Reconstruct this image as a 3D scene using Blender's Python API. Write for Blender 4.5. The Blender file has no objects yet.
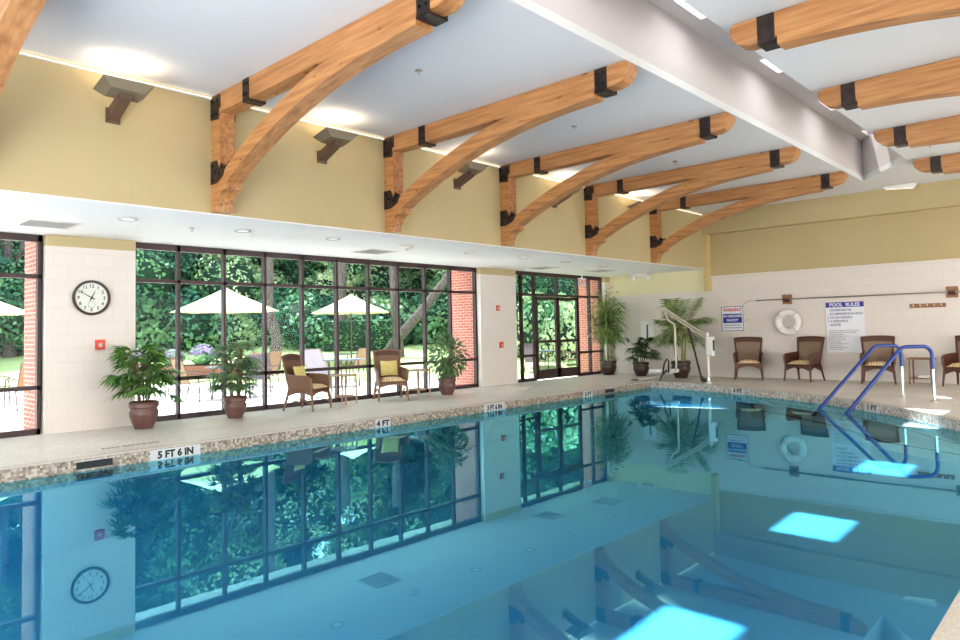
import bpy, bmesh, math, random
from math import sin, cos, pi, radians, sqrt, atan2
from mathutils import Vector, Matrix, Euler
random.seed(7)
SC = bpy.context.scene
COL = SC.collection

# ---------------------------------------------------------------- materials
def srgb(r, g, b):
    f = lambda c: (c/255/12.92) if c/255 <= .04045 else ((c/255+.055)/1.055)**2.4
    return (f(r), f(g), f(b), 1)

def nodemat(name):
    m = bpy.data.materials.new(name); m.use_nodes = True
    nt = m.node_tree; nt.nodes.clear()
    out = nt.nodes.new('ShaderNodeOutputMaterial')
    return m, nt, out

def N(nt, typ, **kw):
    n = nt.nodes.new(typ)
    for k, v in kw.items():
        if k in n.inputs.keys() if hasattr(n.inputs, 'keys') else False:
            n.inputs[k].default_value = v
        else:
            setattr(n, k, v)
    return n

def mat(name, col, rough=.6, metal=0, col2=None, scale=8, stretch=None, detail=3, bump=0, spec=.5,
        emit=None, estr=0, lo=.35, hi=.65, bscale=None):
    m, nt, out = nodemat(name)
    p = nt.nodes.new('ShaderNodeBsdfPrincipled')
    p.inputs['Base Color'].default_value = col
    p.inputs['Roughness'].default_value = rough
    p.inputs['Metallic'].default_value = metal
    p.inputs['Specular IOR Level'].default_value = spec
    if emit:
        p.inputs['Emission Color'].default_value = emit
        p.inputs['Emission Strength'].default_value = estr
    nt.links.new(p.outputs[0], out.inputs[0])
    if col2 or bump:
        tc = nt.nodes.new('ShaderNodeTexCoord'); mp = nt.nodes.new('ShaderNodeMapping')
        nt.links.new(tc.outputs['Object'], mp.inputs[0])
        if stretch: mp.inputs['Scale'].default_value = stretch
        nz = nt.nodes.new('ShaderNodeTexNoise'); nz.inputs['Scale'].default_value = scale; nz.inputs['Detail'].default_value = detail
        nt.links.new(mp.outputs[0], nz.inputs['Vector'])
        if col2:
            r = nt.nodes.new('ShaderNodeValToRGB')
            r.color_ramp.elements[0].position = lo; r.color_ramp.elements[1].position = hi
            r.color_ramp.elements[0].color = col; r.color_ramp.elements[1].color = col2
            nt.links.new(nz.outputs['Fac'], r.inputs[0]); nt.links.new(r.outputs[0], p.inputs['Base Color'])
        if bump:
            b = nt.nodes.new('ShaderNodeBump'); b.inputs['Strength'].default_value = bump; b.inputs['Distance'].default_value = .01
            nt.links.new(nz.outputs['Fac'], b.inputs['Height']); nt.links.new(b.outputs[0], p.inputs['Normal'])
    return m

def wood_mat(name, c1, c2, knot):
    m, nt, out = nodemat(name)
    p = nt.nodes.new('ShaderNodeBsdfPrincipled'); p.inputs['Roughness'].default_value = .45
    nt.links.new(p.outputs[0], out.inputs[0])
    tc = nt.nodes.new('ShaderNodeTexCoord'); mp = nt.nodes.new('ShaderNodeMapping')
    mp.inputs['Scale'].default_value = (.7, 9, 9)
    nt.links.new(tc.outputs['Object'], mp.inputs[0])
    nz = nt.nodes.new('ShaderNodeTexNoise'); nz.inputs['Scale'].default_value = 2.2; nz.inputs['Detail'].default_value = 6
    nt.links.new(mp.outputs[0], nz.inputs['Vector'])
    r = nt.nodes.new('ShaderNodeValToRGB')
    r.color_ramp.elements[0].position = .3; r.color_ramp.elements[1].position = .68
    r.color_ramp.elements[0].color = c1; r.color_ramp.elements[1].color = c2
    nt.links.new(nz.outputs['Fac'], r.inputs[0])
    mp2 = nt.nodes.new('ShaderNodeMapping'); mp2.inputs['Scale'].default_value = (1.6, 4.5, 4.5)
    nt.links.new(tc.outputs['Object'], mp2.inputs[0])
    vo = nt.nodes.new('ShaderNodeTexVoronoi'); vo.inputs['Scale'].default_value = 1.7
    nt.links.new(mp2.outputs[0], vo.inputs['Vector'])
    r2 = nt.nodes.new('ShaderNodeValToRGB')
    r2.color_ramp.elements[0].position = .07; r2.color_ramp.elements[1].position = .16
    r2.color_ramp.elements[0].color = (1, 1, 1, 1); r2.color_ramp.elements[1].color = (0, 0, 0, 1)
    nt.links.new(vo.outputs['Distance'], r2.inputs[0])
    mx = nt.nodes.new('ShaderNodeMix'); mx.data_type = 'RGBA'
    nt.links.new(r2.outputs[0], mx.inputs['Factor']); nt.links.new(r.outputs[0], mx.inputs['A'])
    mx.inputs['B'].default_value = knot
    nt.links.new(mx.outputs['Result'], p.inputs['Base Color'])
    b = nt.nodes.new('ShaderNodeBump'); b.inputs['Strength'].default_value = .15; b.inputs['Distance'].default_value = .01
    nt.links.new(nz.outputs['Fac'], b.inputs['Height']); nt.links.new(b.outputs[0], p.inputs['Normal'])
    return m

def brick_mat(name, c1, c2, mortar, bw, bh, ms, rough=.8, plane='XY', bump=.3, offset=.5, spec=.3):
    """rectangular units of size bw x bh metres with joints ms; plane picks which object axes carry the pattern"""
    m, nt, out = nodemat(name)
    p = nt.nodes.new('ShaderNodeBsdfPrincipled'); p.inputs['Roughness'].default_value = rough
    p.inputs['Specular IOR Level'].default_value = spec
    nt.links.new(p.outputs[0], out.inputs[0])
    tc = nt.nodes.new('ShaderNodeTexCoord'); sp = nt.nodes.new('ShaderNodeSeparateXYZ'); cb = nt.nodes.new('ShaderNodeCombineXYZ')
    nt.links.new(tc.outputs['Object'], sp.inputs[0])
    if plane == 'WZ':      # walls of any heading: (x+y, z)
        ad = nt.nodes.new('ShaderNodeMath'); ad.operation = 'ADD'
        nt.links.new(sp.outputs['X'], ad.inputs[0]); nt.links.new(sp.outputs['Y'], ad.inputs[1])
        nt.links.new(ad.outputs[0], cb.inputs['X']); nt.links.new(sp.outputs['Z'], cb.inputs['Y'])
    else:
        nt.links.new(sp.outputs['X'], cb.inputs['X']); nt.links.new(sp.outputs['Y'], cb.inputs['Y'])
    bk = nt.nodes.new('ShaderNodeTexBrick'); bk.offset = offset
    bk.inputs['Scale'].default_value = 1
    bk.inputs['Brick Width'].default_value = bw; bk.inputs['Row Height'].default_value = bh
    bk.inputs['Mortar Size'].default_value = ms; bk.inputs['Mortar Smooth'].default_value = .2
    bk.inputs['Color1'].default_value = c1; bk.inputs['Color2'].default_value = c2; bk.inputs['Mortar'].default_value = mortar
    nt.links.new(cb.outputs[0], bk.inputs['Vector'])
    nt.links.new(bk.outputs['Color'], p.inputs['Base Color'])
    if bump:
        b = nt.nodes.new('ShaderNodeBump'); b.invert = True
        b.inputs['Strength'].default_value = bump; b.inputs['Distance'].default_value = .005
        nt.links.new(bk.outputs['Fac'], b.inputs['Height']); nt.links.new(b.outputs[0], p.inputs['Normal'])
    return m

def mosaic_mat(name, cols, cell, grout, rough=.35):
    """small square tiles whose colours vary at random, with grout lines (on x+y / z for faces, x / y for flats)"""
    m, nt, out = nodemat(name)
    p = nt.nodes.new('ShaderNodeBsdfPrincipled'); p.inputs['Roughness'].default_value = rough
    nt.links.new(p.outputs[0], out.inputs[0])
    tc = nt.nodes.new('ShaderNodeTexCoord')
    sc = nt.nodes.new('ShaderNodeVectorMath'); sc.operation = 'SCALE'; sc.inputs['Scale'].default_value = 1/cell
    ad = nt.nodes.new('ShaderNodeVectorMath'); ad.operation = 'ADD'; ad.inputs[1].default_value = (.37, .41, .13)
    nt.links.new(tc.outputs['Object'], ad.inputs[0]); nt.links.new(ad.outputs[0], sc.inputs[0])
    fl = nt.nodes.new('ShaderNodeVectorMath'); fl.operation = 'FLOOR'; nt.links.new(sc.outputs[0], fl.inputs[0])
    wn = nt.nodes.new('ShaderNodeTexWhiteNoise'); nt.links.new(fl.outputs[0], wn.inputs['Vector'])
    r = nt.nodes.new('ShaderNodeValToRGB'); r.color_ramp.interpolation = 'CONSTANT'
    while len(r.color_ramp.elements) < len(cols): r.color_ramp.elements.new(.5)
    for i, c in enumerate(cols):
        r.color_ramp.elements[i].position = i/len(cols); r.color_ramp.elements[i].color = c
    nt.links.new(wn.outputs['Value'], r.inputs[0])
    nt.links.new(r.outputs[0], p.inputs['Base Color'])
    return m

def deck_mat():
    m, nt, out = nodemat('deck_tile')
    p = nt.nodes.new('ShaderNodeBsdfPrincipled'); p.inputs['Roughness'].default_value = .38
    nt.links.new(p.outputs[0], out.inputs[0])
    tc = nt.nodes.new('ShaderNodeTexCoord')
    bk = nt.nodes.new('ShaderNodeTexBrick'); bk.offset = 0
    bk.inputs['Scale'].default_value = 1; bk.inputs['Brick Width'].default_value = .05; bk.inputs['Row Height'].default_value = .05
    bk.inputs['Mortar Size'].default_value = .004
    bk.inputs['Color1'].default_value = srgb(240, 235, 226); bk.inputs['Color2'].default_value = srgb(226, 218, 207)
    bk.inputs['Mortar'].default_value = srgb(196, 187, 174)
    nt.links.new(tc.outputs['Object'], bk.inputs['Vector'])
    nz = nt.nodes.new('ShaderNodeTexNoise'); nz.inputs['Scale'].default_value = 1.3; nz.inputs['Detail'].default_value = 5
    nt.links.new(tc.outputs['Object'], nz.inputs['Vector'])
    r = nt.nodes.new('ShaderNodeValToRGB'); r.color_ramp.elements[0].position = .35; r.color_ramp.elements[1].position = .7
    r.color_ramp.elements[0].color = (.86, .85, .84, 1); r.color_ramp.elements[1].color = (1, 1, 1, 1)
    nt.links.new(nz.outputs['Fac'], r.inputs[0])
    mx = nt.nodes.new('ShaderNodeMix'); mx.data_type = 'RGBA'; mx.blend_type = 'MULTIPLY'; mx.inputs['Factor'].default_value = 1
    nt.links.new(bk.outputs['Color'], mx.inputs['A']); nt.links.new(r.outputs[0], mx.inputs['B'])
    nt.links.new(mx.outputs['Result'], p.inputs['Base Color'])
    return m

def water_mat():
    m, nt, out = nodemat('water')
    tr = nt.nodes.new('ShaderNodeBsdfTransparent'); tr.inputs[0].default_value = (.82, .90, 1, 1)
    gl = nt.nodes.new('ShaderNodeBsdfGlossy'); gl.inputs['Roughness'].default_value = .0
    gl.inputs['Color'].default_value = (.28, .82, 1, 1)
    fr = nt.nodes.new('ShaderNodeFresnel'); fr.inputs['IOR'].default_value = 1.36
    mu = nt.nodes.new('ShaderNodeMath'); mu.operation = 'MULTIPLY_ADD'; mu.inputs[1].default_value = 1.0; mu.inputs[2].default_value = .20
    mu.use_clamp = True
    nt.links.new(fr.outputs[0], mu.inputs[0])
    tc = nt.nodes.new('ShaderNodeTexCoord'); nz = nt.nodes.new('ShaderNodeTexNoise')
    nz.inputs['Scale'].default_value = 1.6; nz.inputs['Detail'].default_value = 1.5
    b = nt.nodes.new('ShaderNodeBump'); b.inputs['Strength'].default_value = .012; b.inputs['Distance'].default_value = .05
    nt.links.new(tc.outputs['Object'], nz.inputs['Vector']); nt.links.new(nz.outputs['Fac'], b.inputs['Height'])
    nt.links.new(b.outputs[0], gl.inputs['Normal'])
    mx = nt.nodes.new('ShaderNodeMixShader')
    nt.links.new(mu.outputs[0], mx.inputs[0]); nt.links.new(tr.outputs[0], mx.inputs[1]); nt.links.new(gl.outputs[0], mx.inputs[2])
    nt.links.new(mx.outputs[0], out.inputs[0])
    return m

def glass_mat(name, tint=(1, 1, 1, 1), refl=.05):
    m, nt, out = nodemat(name)
    tr = nt.nodes.new('ShaderNodeBsdfTransparent'); tr.inputs[0].default_value = tint
    gl = nt.nodes.new('ShaderNodeBsdfGlossy'); gl.inputs['Roughness'].default_value = .02
    mx = nt.nodes.new('ShaderNodeMixShader'); mx.inputs[0].default_value = refl
    nt.links.new(tr.outputs[0], mx.inputs[1]); nt.links.new(gl.outputs[0], mx.inputs[2]); nt.links.new(mx.outputs[0], out.inputs[0])
    return m

def leaf_mat(name, c1, c2, scale=3, trans=.35, rough=.45):
    m, nt, out = nodemat(name)
    tc = nt.nodes.new('ShaderNodeTexCoord'); nz = nt.nodes.new('ShaderNodeTexNoise'); nz.inputs['Scale'].default_value = scale
    nz.inputs['Detail'].default_value = 4
    nt.links.new(tc.outputs['Object'], nz.inputs['Vector'])
    r = nt.nodes.new('ShaderNodeValToRGB'); r.color_ramp.elements[0].position = .38; r.color_ramp.elements[1].position = .62
    r.color_ramp.elements[0].color = c1; r.color_ramp.elements[1].color = c2
    nt.links.new(nz.outputs['Fac'], r.inputs[0])
    p = nt.nodes.new('ShaderNodeBsdfPrincipled'); p.inputs['Roughness'].default_value = rough
    t = nt.nodes.new('ShaderNodeBsdfTranslucent')
    nt.links.new(r.outputs[0], p.inputs['Base Color']); nt.links.new(r.outputs[0], t.inputs[0])
    mx = nt.nodes.new('ShaderNodeMixShader'); mx.inputs[0].default_value = trans
    nt.links.new(p.outputs[0], mx.inputs[1]); nt.links.new(t.outputs[0], mx.inputs[2]); nt.links.new(mx.outputs[0], out.inputs[0])
    return m

def wicker_mat(name, c1, c2, scale=55):
    m, nt, out = nodemat(name)
    p = nt.nodes.new('ShaderNodeBsdfPrincipled'); p.inputs['Roughness'].default_value = .5
    nt.links.new(p.outputs[0], out.inputs[0])
    tc = nt.nodes.new('ShaderNodeTexCoord')
    w1 = nt.nodes.new('ShaderNodeTexWave'); w1.bands_direction = 'Z'; w1.inputs['Scale'].default_value = scale/3; w1.inputs['Distortion'].default_value = 2
    w2 = nt.nodes.new('ShaderNodeTexWave'); w2.bands_direction = 'DIAGONAL'; w2.inputs['Scale'].default_value = scale/4
    nt.links.new(tc.outputs['Object'], w1.inputs['Vector']); nt.links.new(tc.outputs['Object'], w2.inputs['Vector'])
    mu = nt.nodes.new('ShaderNodeMath'); mu.operation = 'MULTIPLY'
    nt.links.new(w1.outputs['Fac'], mu.inputs[0]); nt.links.new(w2.outputs['Fac'], mu.inputs[1])
    r = nt.nodes.new('ShaderNodeValToRGB'); r.color_ramp.elements[0].position = .1; r.color_ramp.elements[1].position = .6
    r.color_ramp.elements[0].color = c1; r.color_ramp.elements[1].color = c2
    nt.links.new(mu.outputs[0], r.inputs[0]); nt.links.new(r.outputs[0], p.inputs['Base Color'])
    b = nt.nodes.new('ShaderNodeBump'); b.inputs['Strength'].default_value = .5; b.inputs['Distance'].default_value = .004
    nt.links.new(mu.outputs[0], b.inputs['Height']); nt.links.new(b.outputs[0], p.inputs['Normal'])
    return m

def stripe_mat(name, cols, axis='Y', scale=6):
    m, nt, out = nodemat(name)
    p = nt.nodes.new('ShaderNodeBsdfPrincipled'); p.inputs['Roughness'].default_value = .9
    nt.links.new(p.outputs[0], out.inputs[0])
    tc = nt.nodes.new('ShaderNodeTexCoord'); sp = nt.nodes.new('ShaderNodeSeparateXYZ'); nt.links.new(tc.outputs['Object'], sp.inputs[0])
    mu = nt.nodes.new('ShaderNodeMath'); mu.operation = 'MULTIPLY'; mu.inputs[1].default_value = scale
    nt.links.new(sp.outputs[axis], mu.inputs[0])
    fr = nt.nodes.new('ShaderNodeMath'); fr.operation = 'FRACT'; nt.links.new(mu.outputs[0], fr.inputs[0])
    r = nt.nodes.new('ShaderNodeValToRGB'); r.color_ramp.interpolation = 'CONSTANT'
    while len(r.color_ramp.elements) < len(cols): r.color_ramp.elements.new(.5)
    for i, (q, c) in enumerate(cols):
        r.color_ramp.elements[i].position = q; r.color_ramp.elements[i].color = c
    nt.links.new(fr.outputs[0], r.inputs[0]); nt.links.new(r.outputs[0], p.inputs['Base Color'])
    return m

M = {}
M['deck'] = deck_mat()
M['rim_tan'] = mosaic_mat('rim_tan', [srgb(150, 136, 118), srgb(178, 166, 148), srgb(120, 106, 90), srgb(196, 186, 170), srgb(140, 128, 116), srgb(164, 150, 128)], .027, None)
M['rim_grey'] = mosaic_mat('rim_grey', [srgb(196, 192, 186), srgb(170, 164, 156), srgb(212, 208, 202), srgb(150, 142, 132), srgb(204, 198, 190)], .03, None)
M['coping'] = mat('coping_stone', srgb(205, 197, 184), .45, col2=srgb(188, 178, 164), scale=60, detail=2)
M['plaster'] = mat('pool_plaster', srgb(56, 194, 255), .7, col2=srgb(64, 200, 255), scale=1.2)
M['step_plaster'] = mat('pale_pool_plaster', srgb(228, 240, 240), .7)
M['nosing'] = mat('dark_nosing_tile', srgb(10, 16, 20), .4)
M['water'] = water_mat()
M['wall_yellow'] = mat('ochre_paint', srgb(190, 172, 128), .75, col2=srgb(185, 167, 122), scale=.6)
M['wall_pale'] = mat('pale_yellow_paint', srgb(226, 218, 178), .75)
M['trim_yellow'] = mat('yellow_paint_trim', srgb(205, 184, 128), .7)
M['wall_white'] = brick_mat('white_painted_block', srgb(224, 216, 207), srgb(221, 213, 204), srgb(214, 206, 196), .4, .2, .005, rough=.45, plane='WZ', bump=.25, spec=.4)
M['ceiling'] = mat('ceiling_paint', srgb(218, 220, 220), .85)
M['well'] = mat('well_paint', srgb(206, 200, 198), .85)
M['soffit'] = mat('soffit_paint', srgb(248, 246, 243), .7)
M['band'] = mat('tan_band_paint', srgb(190, 172, 128), .7)
M['white'] = mat('white_enamel', srgb(235, 235, 232), .4)
M['offwhite'] = mat('offwhite_plastic', srgb(222, 216, 206), .45)
M['wood'] = wood_mat('fir_timber', srgb(152, 98, 54), srgb(196, 142, 88), srgb(104, 56, 26))
M['steel'] = mat('dark_steel_plate', srgb(46, 40, 40), .42, .7, col2=srgb(70, 58, 54), scale=12)
M['bolt'] = mat('bolt_steel', srgb(20, 18, 18), .4, .8)
M['frame'] = mat('bronze_window_frame', srgb(56, 36, 36), .45, .1)
M['glass'] = glass_mat('window_glass', (.66, .71, .73, 1), .003)
M['skyglass'] = glass_mat('skylight_glass', (1, 1, 1, 1), .03)
M['brick'] = brick_mat('red_brick', srgb(206, 122, 102), srgb(190, 102, 84), srgb(222, 190, 174), .2, .067, .008, plane='WZ')
M['patio'] = mat('patio_concrete', srgb(222, 216, 216), .85, col2=srgb(212, 206, 206), scale=.8)
M['grass'] = mat('lawn_grass', srgb(150, 172, 112), .95, col2=srgb(168, 186, 128), scale=.5, bump=.4)
M['leaf_dark'] = leaf_mat('leaf_dark', srgb(34, 98, 78), srgb(116, 164, 112), .8)
M['leaf_mid'] = leaf_mat('leaf_mid', srgb(48, 112, 84), srgb(166, 196, 140), .8)
M['leaf_light'] = leaf_mat('leaf_light', srgb(84, 142, 92), srgb(206, 222, 174), .8)
M['bark'] = mat('bark', srgb(62, 54, 52), .9, col2=srgb(98, 90, 86), scale=5, stretch=(4, 4, 1), bump=.8)
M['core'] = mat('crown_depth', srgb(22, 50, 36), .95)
M['pot'] = mat('brown_glazed_pot', srgb(96, 66, 60), .38, col2=srgb(108, 76, 68), scale=6)
M['pot_dark'] = mat('dark_brown_pot', srgb(58, 38, 34), .35)
M['soil'] = mat('potting_soil', srgb(50, 38, 28), .95, bump=.6, scale=60)
M['palm'] = leaf_mat('palm_leaf', srgb(40, 92, 40), srgb(118, 164, 76), 6, .25)
M['palm_dark'] = leaf_mat('palm_leaf_dark', srgb(24, 56, 30), srgb(60, 100, 48), 6, .2)
M['palm_blue'] = leaf_mat('palm_leaf_greyed', srgb(58, 98, 66), srgb(128, 160, 104), 6, .3)
M['palm_yellow'] = leaf_mat('palm_leaf_yellowed', srgb(44, 96, 48), srgb(160, 182, 100), 5, .3)
M['cane'] = mat('palm_cane', srgb(160, 150, 84), .5, col2=srgb(110, 110, 56), scale=9, stretch=(1, 1, 3))
M['stem'] = mat('brown_stem', srgb(104, 84, 56), .8)
M['wicker'] = wicker_mat('honey_wicker', srgb(90, 62, 46), srgb(168, 124, 92))
M['wicker_rail'] = mat('wrapped_cane_rail', srgb(104, 70, 50), .5, col2=srgb(134, 94, 68), scale=40, stretch=(1, 1, 4))
M['rail_brown'] = mat('brown_cane_rail', srgb(72, 42, 32), .45, col2=srgb(92, 56, 42), scale=40)
M['wicker_dark'] = wicker_mat('brown_wicker', srgb(62, 30, 18), srgb(122, 70, 42))
M['rail_dark'] = mat('dark_cane_rail', srgb(70, 36, 22), .45, col2=srgb(92, 50, 32), scale=40)
M['mesh_tan'] = wicker_mat('tan_woven_cane', srgb(112, 88, 70), srgb(164, 138, 114), 80)
M['cushion'] = stripe_mat('striped_cushion', [(0, srgb(226, 200, 150)), (.3, srgb(196, 120, 84)), (.42, srgb(236, 220, 184)), (.7, srgb(184, 150, 96)), (.82, srgb(214, 176, 132))], 'Y', 9)
M['pillow'] = mat('yellow_pillow_cloth', srgb(216, 200, 128), .9, col2=srgb(204, 188, 112), scale=20)
M['table_wood'] = mat('blonde_table_wood', srgb(176, 146, 116), .45, col2=srgb(160, 128, 98), scale=5, stretch=(1, 8, 1))
M['table_brown'] = mat('rattan_table_wood', srgb(156, 112, 72), .5, col2=srgb(134, 92, 56), scale=12)
M['blue'] = mat('blue_vinyl_coating', srgb(10, 50, 128), .3)
M['chrome'] = mat('stainless_steel', srgb(205, 200, 196), .22, 1)
M['black'] = mat('black_rubber', srgb(26, 25, 27), .55)
M['lift'] = mat('ivory_powder_coat', srgb(206, 196, 184), .35, .2)
M['sign_white'] = mat('sign_white', srgb(232, 234, 240), .4)
M['sign_blue'] = mat('sign_blue', srgb(34, 44, 150), .4)
M['sign_red'] = mat('sign_red', srgb(206, 44, 34), .4)
M['ink'] = mat('sign_ink', srgb(50, 58, 110), .5)
M['ink_black'] = mat('black_ink', srgb(14, 14, 16), .5)
M['ink_grey'] = mat('worn_grey_ink', srgb(92, 90, 92), .6)
M['tile_white'] = mat('white_marker_tile', srgb(206, 208, 206), .3)
M['alarm'] = mat('alarm_red', srgb(216, 74, 52), .4)
M['clock_face'] = mat('clock_face', srgb(222, 224, 214), .4)
M['clock_rim'] = mat('clock_rim', srgb(64, 40, 34), .35)
M['ring'] = mat('ring_buoy_foam', srgb(238, 234, 230), .5)
M['rope'] = mat('white_rope', srgb(222, 214, 206), .8)
M['lamp_metal'] = mat('bronze_lamp_metal', srgb(128, 116, 94), .5, .2)
M['lamp_dark'] = mat('dark_bronze_metal', srgb(104, 80, 62), .5, .2)
M['warm_glow'] = mat('warm_lamp_glow', srgb(255, 220, 170), .5, emit=(1, .80, .52, 1), estr=4)
M['cove_glow'] = mat('cove_strip_glow', srgb(255, 230, 190), .5, emit=(1, .84, .62, 1), estr=1.2)
M['down_glow'] = mat('downlight_glow', srgb(255, 248, 236), .5, emit=(1, .94, .85, 1), estr=.25)
M['grille'] = mat('vent_grille', srgb(196, 192, 188), .6)
M['canvas'] = leaf_mat('cream_canvas', srgb(240, 226, 184), srgb(246, 234, 198), 1, .35, .9)
M['sling'] = mat('cream_sling', srgb(150, 120, 88), .85)
M['sling_white'] = mat('pale_grey_sling', srgb(118, 108, 114), .85)
M['sling_tan'] = mat('tan_sling', srgb(170, 112, 66), .85)
M['patio_metal'] = mat('patio_frame_metal', srgb(96, 78, 72), .45, .3)
M['table_top'] = mat('patio_table_top', srgb(92, 98, 112), .35)
M['flower'] = mat('mauve_flowers', srgb(92, 74, 122), .8, col2=srgb(146, 124, 162), scale=14)
M['planter'] = mat('planter_terracotta', srgb(128, 78, 62), .8)
M['dark_slot'] = mat('skimmer_shadow', srgb(20, 26, 26), .6)

# ---------------------------------------------------------------- mesh helper
class MB:
    def __init__(s): s.v = []; s.f = []; s.mi = []
    def add(s, vs, fs, k=0):
        o = len(s.v); s.v += [tuple(v) for v in vs]; s.f += [[i+o for i in f] for f in fs]; s.mi += [k]*len(fs); return s
    def box(s, c, d, rot=None, k=0):
        hx, hy, hz = d[0]/2, d[1]/2, d[2]/2
        vs = [Vector((x, y, z)) for x in (-hx, hx) for y in (-hy, hy) for z in (-hz, hz)]
        if rot: R = Euler(rot).to_matrix(); vs = [R @ v for v in vs]
        vs = [v + Vector(c) for v in vs]
        return s.add(vs, [(0, 1, 3, 2), (4, 6, 7, 5), (0, 4, 5, 1), (2, 3, 7, 6), (0, 2, 6, 4), (1, 5, 7, 3)], k)
    def b2(s, x0, x1, y0, y1, z0, z1, k=0):
        return s.box(((x0+x1)/2, (y0+y1)/2, (z0+z1)/2), (x1-x0, y1-y0, z1-z0), None, k)
    def prism(s, pts, y0, y1, k=0, axis='Y'):
        n = len(pts)
        if axis == 'Y': vs = [(p[0], y0, p[1]) for p in pts]+[(p[0], y1, p[1]) for p in pts]
        elif axis == 'Z': vs = [(p[0], p[1], y0) for p in pts]+[(p[0], p[1], y1) for p in pts]
        else: vs = [(y0, p[0], p[1]) for p in pts]+[(y1, p[0], p[1]) for p in pts]
        fs = [list(range(n))[::-1], list(range(n, 2*n))]+[(i, (i+1) % n, n+(i+1) % n, n+i) for i in range(n)]
        return s.add(vs, fs, k)
    def tube(s, path, r, n=8, k=0, cap=True, flat=1):
        P = [Vector(p) for p in path]; m = len(P)
        rs = r if isinstance(r, (list, tuple)) else [r]*m
        T = []
        for i in range(m):
            a = P[max(i-1, 0)]; b = P[min(i+1, m-1)]; t = (b-a); T.append(t.normalized() if t.length > 1e-9 else Vector((0, 0, 1)))
        u = Vector((0, 0, 1)) if abs(T[0].z) < .9 else Vector((1, 0, 0))
        x = T[0].cross(u).normalized(); vs = []
        for i in range(m):
            x = (x - T[i]*x.dot(T[i])).normalized(); y = T[i].cross(x)
            for j in range(n):
                a = 2*pi*j/n; vs.append(P[i]+(x*cos(a)+y*sin(a)*flat)*rs[i])
        fs = [(i*n+j, i*n+(j+1) % n, (i+1)*n+(j+1) % n, (i+1)*n+j) for i in range(m-1) for j in range(n)]
        if cap: fs += [list(range(n))[::-1], list(range((m-1)*n, m*n))]
        return s.add(vs, fs, k)
    def lathe(s, prof, n=24, c=(0, 0, 0), k=0, M4=None, cap=True):
        vs = []
        for r, z in prof:
            for j in range(n):
                a = 2*pi*j/n; v = Vector((r*cos(a), r*sin(a), z))
                if M4: v = M4 @ v
                vs.append(v+Vector(c))
        m = len(prof)
        fs = [(i*n+j, i*n+(j+1) % n, (i+1)*n+(j+1) % n, (i+1)*n+j) for i in range(m-1) for j in range(n)]
        if cap and prof[0][0] > 1e-6: fs.append(list(range(n))[::-1])
        if cap and prof[-1][0] > 1e-6: fs.append(list(range((m-1)*n, m*n)))
        return s.add(vs, fs, k)
    def build(s, name, m, parent=None, loc=None, smooth=False, bevel=0, rotz=0):
        me = bpy.data.meshes.new(name); me.from_pydata(s.v, [], s.f)
        ms = m if isinstance(m, (list, tuple)) else [m]
        for q in ms: me.materials.append(q)
        if len(ms) > 1: me.polygons.foreach_set('material_index', s.mi)
        bm = bmesh.new(); bm.from_mesh(me)
        if bevel:
            ed = [e for e in bm.edges if len(e.link_faces) == 2 and e.calc_face_angle(0) > .6]
            bmesh.ops.bevel(bm, geom=ed, offset=bevel, segments=2, affect='EDGES', profile=.6)
        if len(bm.faces) < 60000: bmesh.ops.recalc_face_normals(bm, faces=bm.faces)
        bm.to_mesh(me); bm.free()
        if smooth:
            me.polygons.foreach_set('use_smooth', [True]*len(me.polygons))
            try: me.set_sharp_from_angle(angle=radians(smooth if smooth is not True else 40))
            except Exception: pass
        me.update()
        o = bpy.data.objects.new(name, me); COL.objects.link(o)
        if parent: o.parent = parent
        if loc: o.location = loc
        if rotz: o.rotation_euler.z = rotz
        return o

def tag(o, label, cat=None, group=None, kind=None):
    if label: o['label'] = label
    if cat: o['category'] = cat
    if group: o['group'] = group
    if kind: o['kind'] = kind
    return o
def thing(name, label, cat, loc=(0, 0, 0), rotz=0, group=None):
    o = bpy.data.objects.new(name, None); COL.objects.link(o); o.empty_display_size = .1
    o.location = loc; o.rotation_euler.z = rotz
    return tag(o, label, cat, group)
def struct(o, label=None, cat='structure'):
    o['kind'] = 'structure'
    if label: o['label'] = label
    o['category'] = cat
    return o
def copy_tree(o, parent=None):
    c = o.copy(); COL.objects.link(c); c.parent = parent
    for ch in [q for q in COL.objects if q.parent == o]: copy_tree(ch, c)
    return c
def dup(root, loc, rotz, label, group=None):
    r = copy_tree(root); r.location = loc; r.rotation_euler.z = rotz; r['label'] = label
    if group: r['group'] = group
    return r

def text_mesh(lines, size, right, up, origin, depth=.002, align='CENTER', spacing=1.25, bold=0, sx=1):
    """mesh verts/faces of text lines in the plane right/up from origin (origin = centre of first line baseline)"""
    right = Vector(right).normalized(); up = Vector(up).normalized(); nrm = right.cross(up)
    mb = MB()
    for i, t in enumerate(lines):
        sz = size
        if isinstance(t, tuple): t, sz = t
        if not t.strip(): continue
        cu = bpy.data.curves.new('t', 'FONT'); cu.body = t; cu.size = sz; cu.align_x = align; cu.extrude = depth/2; cu.offset = bold; cu.resolution_u = 2
        ob = bpy.data.objects.new('t', cu); COL.objects.link(ob)
        dg = bpy.context.evaluated_depsgraph_get(); me = bpy.data.meshes.new_from_object(ob.evaluated_get(dg))
        vs = [Vector(origin)+right*(v.co.x*sx)+up*(v.co.y-i*size*spacing)+nrm*(v.co.z+depth/2) for v in me.vertices]
        mb.add(vs, [tuple(p.vertices) for p in me.polygons])
        bpy.data.objects.remove(ob); bpy.data.curves.remove(cu); bpy.data.meshes.remove(me)
    return mb

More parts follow.
